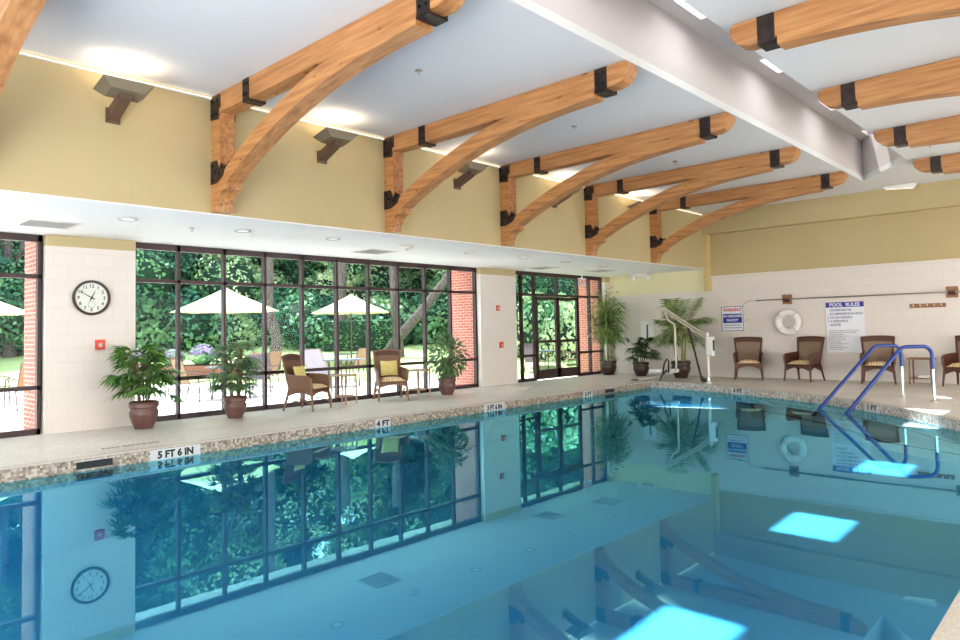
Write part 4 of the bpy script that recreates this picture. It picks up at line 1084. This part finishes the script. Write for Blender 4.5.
# ---------------------------------------------------------------- pool lift
t = thing('pool_lift', 'ivory pool access lift with a hanging arm and seat beside the far pool corner', 'pool lift', (-7.33, 15.7, 0))
MB().tube([(0, 0, 0), (0, 0, 1.18)], .045, 12).build('mast', M['lift'], t, smooth=True)
MB().lathe([(.11, 0), (.11, .015), (.05, .03), (.05, .12)], 18).build('base_collar', M['chrome'], t, smooth=30)
MB().b2(-.0, .15, -.07, .07, .62, 1.08).build('battery_box', M['white'], t, bevel=.015)
MB().b2(.152, .156, -.04, .04, .75, 1.0).build('control_panel', M['black'], t)
B0 = Vector((-.03, 0, 1.08)); B1 = Vector((-1.12, 0, 1.78))
for dz in (-.035, .035):
    MB().tube([B0+Vector((0, 0, dz)), B1+Vector((0, 0, dz))], .024, 8).build('boom', M['lift'], t, smooth=True)
MB().tube([(-1.3, 0, 1.83), (-1.12, 0, 1.8), (-1.0, 0, 1.5), (-.84, 0, 1.4), (-.82, 0, 1.3), (-.82, 0, .35), (-.86, 0, .24), (-.98, 0, .2)], .026, 8).build('hanging_arm', M['lift'], t, smooth=True)
MB().b2(-1.45, -.86, -.22, .22, .2, .29).build('seat', M['white'], t, bevel=.02)
MB().tube([(-.9, -.2, .2), (-1.6, -.2, .04), (-1.85, -.2, .0)], .018, 8).build('footrest_bar', M['lift'], t, smooth=True)
MB().b2(-1.92, -1.74, -.3, -.1, 0, .025).build('footplate', M['black'], t)
MB().tube([(-1.05, -.26, .2), (-1.0, -.26, .45), (-.93, -.26, .55), (-.88, -.26, .5), (-.9, -.26, .22)], .022, 8).build('armrest', M['black'], t, smooth=True)
MB().tube([(-.95, -.25, .28), (-1.08, -.25, .15), (-1.15, -.25, -.0)], .02, 8).build('strap', M['black'], t, smooth=True)
MB().tube([(-.5, .03, 1.36), (-.36, .03, .8), (-.2, .03, .12)], .026, 8).build('actuator', M['black'], t, smooth=True)
MB().tube([(-.2, .03, .14), (-.17, .03, .05), (-.0, 0, .04)], .045, 8).build('actuator_foot', M['black'], t, smooth=True)

# ---------------------------------------------------------------- handrails
def handrail(foot, end, lb):
    t = thing('handrail', lb, 'handrail', (foot[0], foot[1], 0), 0, 'blue handrails over the entry steps')
    v = Vector((end[0]-foot[0], end[1]-foot[1], 0)); L = v.length; d = v.normalized(); r = .031
    H = .92
    def P(s, z): return d*s+Vector((0, 0, z))
    MB().tube([P(0, 0), P(0, .56)], .024, 12).build('post', M['chrome'], t, smooth=True)
    MB().lathe([(.07, 0), (.07, .008), (.03, .022), (.03, .03)], 18).build('escutcheon', M['chrome'], t, smooth=30)
    path = [P(0, .54), P(0, .76)]
    for k in range(1, 7):
        a = pi/2*k/6; path.append(P(.16-.16*cos(a), .76+.16*sin(a)))
    path.append(P(.40, H))
    s1 = .46; zend = ZW-.12; ang = atan2(H-.03-zend, L*1.04-s1-.1)
    for k in range(1, 5):
        a = ang*k/4; path.append(P(s1+.18*sin(a), H-.18*(1-cos(a))))
    path.append(P(L*1.04, zend))
    MB().tube(path, r, 14).build('rail', M['blue'], t, smooth=70)
handrail((-3.0, 14.2), (-4.03, 12.78), 'blue coated handrail into the pool, farther left of the pair')
handrail((-2.42, 13.6), (-3.48, 12.4), 'blue coated handrail into the pool, nearer right of the pair')

# ---------------------------------------------------------------- outside
mb = MB(); mb.b2(-36, XW-.06, -14, 46, -.25, -.05)
struct(mb.build('patio', M['patio']), 'sunlit pale concrete patio outside the windows', 'patio')
FX, FY = -.683, .730   # heading along which the lawn rises
def lz(d): return -.04+max(0, d-21.0)*.122
mb = MB(); nd, nw = 24, 30; vs = []
for i in range(nd+1):
    d = 20.4+30*i/nd
    for j in range(nw+1):
        w = -38+62*j/nw; x = FX*d+w*.73; y = FY*d+w*.683
        vs.append((x, y, lz(d)))
k = nw+1
mb.add(vs, [(i*k+j, i*k+j+1, (i+1)*k+j+1, (i+1)*k+j) for i in range(nd) for j in range(nw)])
lawn = mb.build('lawn', M['grass']); struct(lawn, 'sunlit grass bank rising beyond the patio', 'lawn')
def ground(x, y):
    d = FX*x+FY*y; return lz(d) if d > 20.4 else -.05

def tree_variant(seed, lm, h=9, R=3.0, n=24000, low=.9, leaf=.085):
    rg = random.Random(seed); core = MB(); lf = MB(); tr = MB()
    blobs = []
    for i in range(16):
        a = rg.uniform(0, 2*pi); q = rg.uniform(0, 1); z = low+(h-low)*q; rr = R*(.35+.65*sin(pi*min(1, .2+.72*q)))
        c = Vector((cos(a)*rr*rg.uniform(.1, .7), sin(a)*rr*rg.uniform(.1, .7), z)); blobs.append((c, rg.uniform(1.0, 1.7)*R/3))
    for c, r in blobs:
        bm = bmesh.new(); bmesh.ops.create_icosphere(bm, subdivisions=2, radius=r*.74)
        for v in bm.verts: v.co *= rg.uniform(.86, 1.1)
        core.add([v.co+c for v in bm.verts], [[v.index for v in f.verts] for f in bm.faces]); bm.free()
    for i in range(n):
        c, r = blobs[i % len(blobs)]; u = rand_dir(rg, -pi/2, pi/2); p = c+u*r*rg.uniform(.74, 1.06)
        s = leaf*rg.uniform(.6, 1.3); nrm = (u+rand_dir(rg, -1.5, 1.5)*.8).normalized(); a = nrm.cross(rand_dir(rg, -1.5, 1.5)).normalized()*s; b = nrm.cross(a).normalized()*s*.6
        lf.add([p-a, p-b*.9, p+a, p+b], [(0, 1, 2, 3)])
    tr.tube([(0, 0, -.3), (rg.uniform(-.1, .1), rg.uniform(-.1, .1), h*.35), (rg.uniform(-.3, .3), rg.uniform(-.3, .3), h*.75)], [.24, .18, .08], 9)
    for i in range(4):
        a = rg.uniform(0, 2*pi); tr.tube([(0, 0, h*.3), (cos(a)*.7, sin(a)*.7, h*.5), (cos(a)*1.5, sin(a)*1.5, h*.68)], [.1, .07, .03], 6)
    t = thing('leafy_tree', 'x', 'tree', (0, 0, 0), 0, 'trees behind the lawn')
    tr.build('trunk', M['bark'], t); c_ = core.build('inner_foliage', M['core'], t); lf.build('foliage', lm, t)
    return t
tv = [tree_variant(31, M['leaf_dark'], 9.0, 3.0), tree_variant(47, M['leaf_mid'], 9.6, 3.2), tree_variant(77, M['leaf_light'], 7.2, 2.7, n=20000)]
used = [False]*3
TREES = [(-35.56, 3.69, 1, 1.1), (-38.54, 6.38, 0, 1.2), (-31.86, 7.16, 0, 1.05), (-35.73, 10.38, 1, 1.15), (-29.49, 10.75, 0, 1.0), (-32.66, 14.62, 1, 1.15), (-27.5, 14.9, 2, 1.05), (-28.83, 18.21, 0, 1.1),
         (-25.2, 18.4, 2, 1.0), (-25.35, 21.48, 1, 1.05), (-21.6, 21.2, 1, .95), (-21.37, 23.83, 0, 1.1), (-17.66, 21.82, 0, .9), (-19.6, 26.86, 1, 1.1), (-16.15, 24.61, 0, .95), (-16.98, 29.31, 1, 1.1), (-31.6, 2.2, 0, 1.0), (-13.6, 27.0, 1, 1.0), (-12.6, 32.0, 0, 1.1), (-38.0, .0, 1, 1.2), (-30.5, -2.5, 1, 1.0), (-36.5, -5.5, 0, 1.2), (-40.5, 14.0, 0, 1.3), (-35.5, 19.5, 1, 1.3), (-30.0, 25.5, 0, 1.3), (-24.5, 29.5, 1, 1.3), (-18.8, 34.0, 0, 1.3)]
kinds = ['dark green dense tree', 'mid green leafy tree', 'light green sunlit tree']
TL = ['second row, left of the clock pier', 'third row, left of the clock pier', 'seen through the left edge window', 'rear row behind the clock pier', 'behind the flower planter and first umbrella', 'rear row above the first umbrella', 'right of the first umbrella canopy', 'rear row between the two umbrellas', 'behind the second umbrella canopy', 'rear row right of the second umbrella', 'behind the leaning trunk', 'rear row at the right end of the long window', 'through the left part of the glass doors', 'rear row beyond the glass doors', 'through the right part of the glass doors', 'last in the rear row beyond the glass doors',
      'at the extreme left beyond the patio', 'beyond the brick pier right of the doors', 'far behind the brick pier right of the doors', 'in the far left rear row', 'left of all window views', 'farthest left in the rear row', 'tall backdrop behind the flower planter', 'tall backdrop behind the lounger', 'tall backdrop behind the second umbrella', 'tall backdrop behind the leaning trunk', 'tall backdrop behind the glass doors']
for i, (x, y, k, s) in enumerate(TREES):
    rg = random.Random(i+100); r = tv[k] if not used[k] else copy_tree(tv[k]); used[k] = True
    r.location = (x, y, ground(x, y)); r.rotation_euler.z = rg.uniform(0, 6.28); r.scale = (s, s, s*rg.uniform(.95, 1.1))
    r['label'] = kinds[k]+' '+TL[i]
# bushes at the foot of the tree line
def bush_variant(seed, lm, n=4500):
    rg = random.Random(seed); core = MB(); lf = MB()
    for q in range(5):
        c = Vector((rg.uniform(-.8, .8), rg.uniform(-.5, .5), rg.uniform(.4, .9))); r = rg.uniform(.6, .9)
        bm = bmesh.new(); bmesh.ops.create_icosphere(bm, subdivisions=2, radius=r*.85)
        core.add([v.co+c for v in bm.verts], [[v.index for v in f.verts] for f in bm.faces]); bm.free()
        for i in range(n//5):
            u = rand_dir(rg, -1.2, pi/2); p = c+u*r*rg.uniform(.85, 1.1); s = .08*rg.uniform(.6, 1.3)
            nrm = (u+rand_dir(rg, -1.5, 1.5)*.8).normalized(); a = nrm.cross(rand_dir(rg, -1.5, 1.5)).normalized()*s; b = nrm.cross(a).normalized()*s*.6
            lf.add([p-a, p-b, p+a, p+b], [(0, 1, 2, 3)])
    t = thing('bush', 'x', 'bush', (0, 0, 0), 0, 'bushes along the foot of the tree line')
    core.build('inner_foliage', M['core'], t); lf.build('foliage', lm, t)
    return t
bv = [bush_variant(5, M['leaf_dark']), bush_variant(6, M['leaf_mid']), bush_variant(9, M['leaf_light'])]; bu = [False]*3
BUSH = []
for i in range(17):
    w = -19+34*i/16; d = 28.2+(i % 3)*.5 - (1.2 if i > 11 else 0)
    if i == 16: continue
    BUSH.append((FX*d+w*.73, FY*d+w*.683, (0, 0, 1, 0, 1)[i % 5], 1.25+.2*(i % 2)))
for i, (x, y, k, s) in enumerate(BUSH):
    r = bv[k] if not bu[k] else copy_tree(bv[k]); bu[k] = True
    r.location = (x, y, ground(x, y)-.15); r.rotation_euler.z = i*1.3; r.scale = (s, s, s)
    r['label'] = '%s bush below the trees, %s' % (('dark green', 'mid green', 'light green')[k], ['far left', 'left of the flower planter', 'behind the flower planter', 'behind the first umbrella pole', 'right of the first umbrella pole', 'left of the near tree trunk', 'behind the near tree trunk', 'right of the near tree trunk', 'behind the reclined lounger', 'left of the second umbrella pole', 'behind the second umbrella pole', 'right of the second umbrella pole', 'behind the leaning trunk foot', 'right of the leaning trunk', 'near the long window right end', 'beyond the middle pier'][i])
if not bu[2]:
    bu[2] = True; r = bv[2]; r.location = (-14.6, 19.6, -.05); r.scale = (1.1, 1.1, 1.75); r['label'] = 'rounded light green shrub seen through the glass doors'; r['group'] = 'shrub by the doors'
# trunks in front
def trunk(label, pts, rs):
    o = MB().tube(pts, rs, 12).build('tree_trunk', M['bark'], None, smooth=True); return tag(o, label, 'tree trunk')
gz = ground(-20.6, 12.1)
trunk('thick grey tree trunk rising right of the first umbrella', [(-20.72, 12.05, gz-.1), (-20.75, 12.2, 1.2), (-20.95, 12.0, 2.2), (-20.7, 11.9, 3.4), (-20.9, 12.0, 6.2)], [.23, .18, .16, .15, .11])
gz = ground(-19.5, 16)
trunk('pale grey tree trunk leaning to the right beyond the right armchair', [(-19.6, 15.9, gz-.1), (-19.4, 16.1, gz+.5), (-18.7, 16.75, 2.0), (-17.9, 17.45, 3.3), (-17.3, 18.0, 4.9)], [.24, .2, .17, .15, .1])
trunk('upright dark tree trunk beside the base of the leaning trunk', [(-19.3, 16.3, gz-.1), (-19.4, 16.2, 2.0), (-19.45, 16.1, 4.6)], [.2, .16, .12])
trunk('dark tree trunk behind the second umbrella pole', [(-22.42, 16.0, ground(-22.4, 16)-.1), (-22.5, 16.0, 2.5), (-22.4, 16.1, 5)], [.28, .22, .16])
# clipped dark hedge
hb = MB(); rg = random.Random(3)
x0, y0 = -21.9, 16.6; gz = ground(x0, y0)
hc = MB().box((0, 0, .55), (.9, 2.8, 1.1))
hl = MB()
for i in range(1600):
    a = rg.choice('xXyYz'); p = Vector((rg.uniform(-.45, .45), rg.uniform(-1.4, 1.4), rg.uniform(0, 1.1)))
    if a == 'x': p.x = -.47
    if a == 'X': p.x = .47
    if a == 'y': p.y = -1.42
    if a == 'Y': p.y = 1.42
    if a == 'z': p.z = 1.12
    s = .07; u = rand_dir(rg, -1.5, 1.5); q = u.cross(rand_dir(rg, -1.5, 1.5)).normalized()*s; b = u.cross(q)*.6
    hl.add([p-q, p-b, p+q, p+b], [(0, 1, 2, 3)])
t = thing('clipped_hedge', 'low clipped dark hedge on the lawn behind the second umbrella', 'hedge', (x0, y0, gz), radians(-48))
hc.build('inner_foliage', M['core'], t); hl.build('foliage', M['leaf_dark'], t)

# umbrellas
def umbrella(label, loc, rz):
    t = thing('patio_umbrella', label, 'umbrella', loc, rz, 'cream patio umbrellas')
    MB().tube([(0, 0, 0), (0, 0, 2.80)], .025, 8).build('pole', M['patio_metal'], t, smooth=True)
    MB().lathe([(.28, 0), (.28, .04), (.06, .09), (.04, .3)], 20).build('base', M['patio_metal'], t, smooth=30)
    n = 8; R = 1.42; ap = 2.72; rim_ = 2.06; mb = MB(); vs = [(0, 0, ap)]
    rows = 5
    for r_ in range(1, rows+1):
        s = r_/rows
        for j in range(n*2):
            a = pi*j/n; rr = R*s*(1 if j % 2 == 0 else cos(pi/n)*.985); z = ap-(ap-rim_)*(s**.92)-(.0 if j % 2 == 0 else -.015*s)
            vs.append((rr*cos(a), rr*sin(a), z))
    m2 = n*2; fs = [(0, 1+j, 1+(j+1) % m2) for j in range(m2)]
    for r_ in range(rows-1): fs += [(1+r_*m2+j, 1+(r_+1)*m2+j, 1+(r_+1)*m2+(j+1) % m2, 1+r_*m2+(j+1) % m2) for j in range(m2)]
    mb.add(vs, fs)
    can = mb.build('canopy', M['canvas'], t)
    md = can.modifiers.new('th', 'SOLIDIFY'); md.thickness = .008
    mb = MB()
    for j in range(n):
        a = 2*pi*j/n; mb.tube([(.03*cos(a), .03*sin(a), 2.68), (R*.97*cos(a), R*.97*sin(a), 2.05)], .008, 5)
    mb.build('rib_set', M['patio_metal'], t)
    return t
u0 = umbrella('cream patio umbrella through the second and third window bays', (-18.1, 9.08, -.05), .2)
for loc, lb in (((-19.75, 14.5, -.02), 'cream patio umbrella behind the right wicker armchair'), ((-20.7, 3.7, -.05), 'cream patio umbrella cut off by the left photo edge')):
    o = dup(u0, loc, .5, lb)
# patio furniture
def patio_chair(label, loc, rz, sling, group):
    t = thing('patio_chair', label, 'patio chair', loc, rz, group)
    for s in (-1, 1):
        MB().tube([(.26, s*.27, 0), (.24, s*.27, .42), (.2, s*.27, .6)], .014, 6).build('leg', M['patio_metal'], t)
        MB().tube([(-.3, s*.27, 0), (-.22, s*.27, .4)], .014, 6).build('leg', M['patio_metal'], t)
        MB().tube([(.24, s*.28, .6), (0, s*.29, .63), (-.28, s*.28, .61)], .016, 6).build('arm', M['patio_metal'], t)
    mb = MB(); mb.tube([(.25, -.25, .42), (.25, .25, .42)], .014, 6)
    for s in (-1, 1): mb.tube([(.25, s*.25, .42), (-.22, s*.25, .38), (-.42, s*.25, .95)], .014, 6)
    mb.tube([(-.42, -.25, .95), (-.42, .25, .95)], .014, 6); mb.build('frame', M['patio_metal'], t)
    MB().prism([(.25, .425), (-.2, .39), (-.2, .375), (.25, .41)], -.24, .24).build('seat', sling, t)
    MB().prism([(-.21, .39), (-.425, .95), (-.44, .945), (-.225, .38)], -.24, .24).build('backrest', sling, t)
    return t
gp = 'sling patio chairs on the patio'
pc = patio_chair('tan sling patio chair left of the second potted palm, beyond the glass', (-14.85, 6.72, -.05), radians(40), M['sling'], gp)
pcw = patio_chair('pale grey high back patio chair right of the second potted palm', (-14.7, 8.15, -.05), radians(150), M['sling_white'], gp)
pct = patio_chair('orange tan patio chair at the far left, near the brick pier', (-16.4, 3.95, -.05), radians(190), M['sling_tan'], gp)
for src, x, y, a, lb in ((pc, -15.9, 9.1, 120, 'tan sling patio chair just left of the nearer wicker armchair back'), (pc, -17.0, 9.6, 200, 'tan sling patio chair by the near tree trunk'), (pc, -16.5, 12.1, 200, 'tan sling patio chair just left of the right wicker armchair'), (pct, -17.3, 11.6, 60, 'small tan patio chair beside the blue topped table'),
                         (pc, -17.7, 3.6, 20, 'tan sling patio chair left of the dark patio table'), (pc, -12.75, 14.3, 60, 'patio chair seen through the left sidelight of the doors'), (pcw, -13.4, 16.8, -20, 'pale patio chair seen through the left door leaf'), (pc, -13.3, 18.6, 230, 'tan patio chair seen through the right door leaf'), (pcw, -16.6, 6.6, 60, 'pale patio chair behind the tan sling chair')):
    dup(src, (x, y, -.05), radians(a), lb)
def patio_table(label, loc, r=.55):
    t = thing('patio_table', label, 'patio table', loc, 0, 'round patio tables')
    MB().lathe([(0, .69), (r-.01, .69), (r, .70), (r, .715), (0, .72)], 28).build('table_top', M['table_top'], t)
    for a in (45, 135, 225, 315):
        a = radians(a); MB().tube([(cos(a)*r*.7, sin(a)*r*.7, .69), (cos(a)*r*.75, sin(a)*r*.75, 0)], .02, 7).build('leg', M['patio_metal'], t)
    return t
p0 = patio_table('round patio table right of the tan chair behind the second potted palm', (-14.6, 7.45, -.05))
for x, y, lb in ((-15.2, 10.9, 'round patio table behind the side table between the armchairs'), (-18.2, 9.9, 'round patio table under the first umbrella'), (-19.2, 14.0, 'round patio table under the second umbrella'), (-18.2, 2.9, 'round patio table by the left photo edge'), (-13.7, 17.7, 'round patio table seen through the glass doors')):
    dup(p0, (x, y, -.05), 0, lb)
def lounger(label, loc, rz):
    t = thing('patio_lounger', label, 'lounger', loc, rz)
    mb = MB()
    for s in (-1, 1): mb.tube([(.9, s*.3, .3), (-.1, s*.3, .32), (-.75, s*.3, .98)], .016, 6)
    mb.tube([(-.75, -.3, .98), (-.75, .3, .98)], .016, 6); mb.tube([(.9, -.3, .3), (.9, .3, .3)], .016, 6); mb.build('frame', M['patio_metal'], t)
    MB().prism([(.9, .305), (-.1, .325), (-.75, .985), (-.76, .97), (-.1, .30), (.9, .29)], -.28, .28).build('sling', M['sling_white'], t)
    for x in (-.45, .7):
        for s in (-1, 1): MB().tube([(x, s*.3, .31), (x-.1, s*.3, 0)], .016, 6).build('leg', M['patio_metal'], t)
lounger('pale reclined sling lounger between the two wicker armchairs, outside', (-15.8, 10.6, -.05), radians(-10))
# flower planter
t = thing('flower_planter', 'long low terracotta planter beyond the near patio chair', 'planter', (-21.9, 9.45, ground(-21.9, 9.45)-.05), radians(43))
MB().b2(-1.9, 1.9, -.35, .35, 0, .42).build('box', M['planter'], t, bevel=.02)
MB().b2(-1.85, 1.85, -.3, .3, .42, .45).build('soil', M['soil'], t)
def flowerbush(label, loc, s):
    rg = random.Random(int(loc[1]*10)); lf = MB(); fl = MB()
    for i in range(420):
        u = rand_dir(rg, -.3, pi/2); p = Vector((u.x*.42, u.y*.42, .25+u.z*.32*rg.uniform(.85, 1.15))); sz = rg.uniform(.03, .055)
        nrm = u; a = nrm.cross(Vector((.3, .2, 1))).normalized()*sz; b = nrm.cross(a).normalized()*sz
        (fl if u.z > .1 and rg.random() < .75 else lf).add([p-a, p-b, p+a, p+b], [(0, 1, 2, 3)])
    bm = bmesh.new(); bmesh.ops.create_icosphere(bm, subdivisions=2, radius=.36); core = MB().add([Vector((v.co.x, v.co.y, v.co.z*.8+.24)) for v in bm.verts], [[v.index for v in f.verts] for f in bm.faces]); bm.free()
    t = thing('flower_bush', label, 'flower bush', loc, 0, 'mauve flower bushes in the planter'); t.scale = (s, s, s)
    core.build('inner_foliage', M['leaf_dark'], t); lf.build('leaves', M['leaf_mid'], t); tag(fl.build('blossoms', M['flower'], t), 'mauve blossoms')
gp0 = ground(-21.9, 9.45)+.40
flowerbush('mauve flower bush at the left end of the planter', (-22.75, 8.65, gp0), .95)
flowerbush('mauve flower bush in the middle of the planter, partly hidden by a mullion', (-22.0, 9.3, gp0), .85)
flowerbush('mauve flower bush at the right end of the planter, fullest of the three', (-21.35, 9.95, gp0), 1.05)

# ---------------------------------------------------------------- light
w = bpy.data.worlds.new('World'); SC.world = w; w.use_nodes = True
nt = w.node_tree; nt.nodes.clear()
wo = nt.nodes.new('ShaderNodeOutputWorld'); bg = nt.nodes.new('ShaderNodeBackground')
tc = nt.nodes.new('ShaderNodeTexCoord'); sp = nt.nodes.new('ShaderNodeSeparateXYZ'); rp = nt.nodes.new('ShaderNodeValToRGB')
nt.links.new(tc.outputs['Generated'], sp.inputs[0]); nt.links.new(sp.outputs['Z'], rp.inputs[0])
rp.color_ramp.elements[0].color = (1, .97, .94, 1); rp.color_ramp.elements[1].color = (.88, .93, 1, 1)
nt.links.new(rp.outputs[0], bg.inputs[0]); bg.inputs[1].default_value = 5.2
nt.links.new(bg.outputs[0], wo.inputs[0])
sl = bpy.data.lights.new('sun', 'SUN'); sl.energy = 15.0; sl.angle = radians(1.0); sl.color = (1, .96, .88)
so = bpy.data.objects.new('sun', sl); COL.objects.link(so)
sd = Vector((.215, -.18, -1)).normalized(); so.rotation_euler = sd.to_track_quat('-Z', 'Y').to_euler()

# ---------------------------------------------------------------- camera
yaw, pitch, roll = .75263, .04593, -.021193
fw = Vector((-sin(yaw)*cos(pitch), cos(yaw)*cos(pitch), sin(pitch))); r0 = Vector((cos(yaw), sin(yaw), 0)); u0_ = r0.cross(fw)
rt = r0*cos(roll)+u0_*sin(roll); up = u0_*cos(roll)-r0*sin(roll)
cam = bpy.data.cameras.new('camera'); co = bpy.data.objects.new('camera', cam); COL.objects.link(co)
mm = Matrix.Identity(4)
for i in range(3): mm[i][0] = rt[i]; mm[i][1] = up[i]; mm[i][2] = -fw[i]
mm.translation = Vector((0, 0, 1.34)); co.matrix_world = mm
cam.sensor_width = 36; cam.lens = 691.18/960*36; cam.shift_y = -21.158/960; cam.clip_start = .05; cam.clip_end = 300
SC.camera = co
SC.view_settings.view_transform = 'Standard'; SC.view_settings.look = 'None'; SC.view_settings.gamma = 1; SC.view_settings.exposure = .80
SC.view_settings.use_curve_mapping = False
SC.cycles.use_denoising = True
SC.cycles.max_bounces = 10; SC.cycles.transparent_max_bounces = 16; SC.cycles.sample_clamp_indirect = 6
SC.cycles.caustics_reflective = False
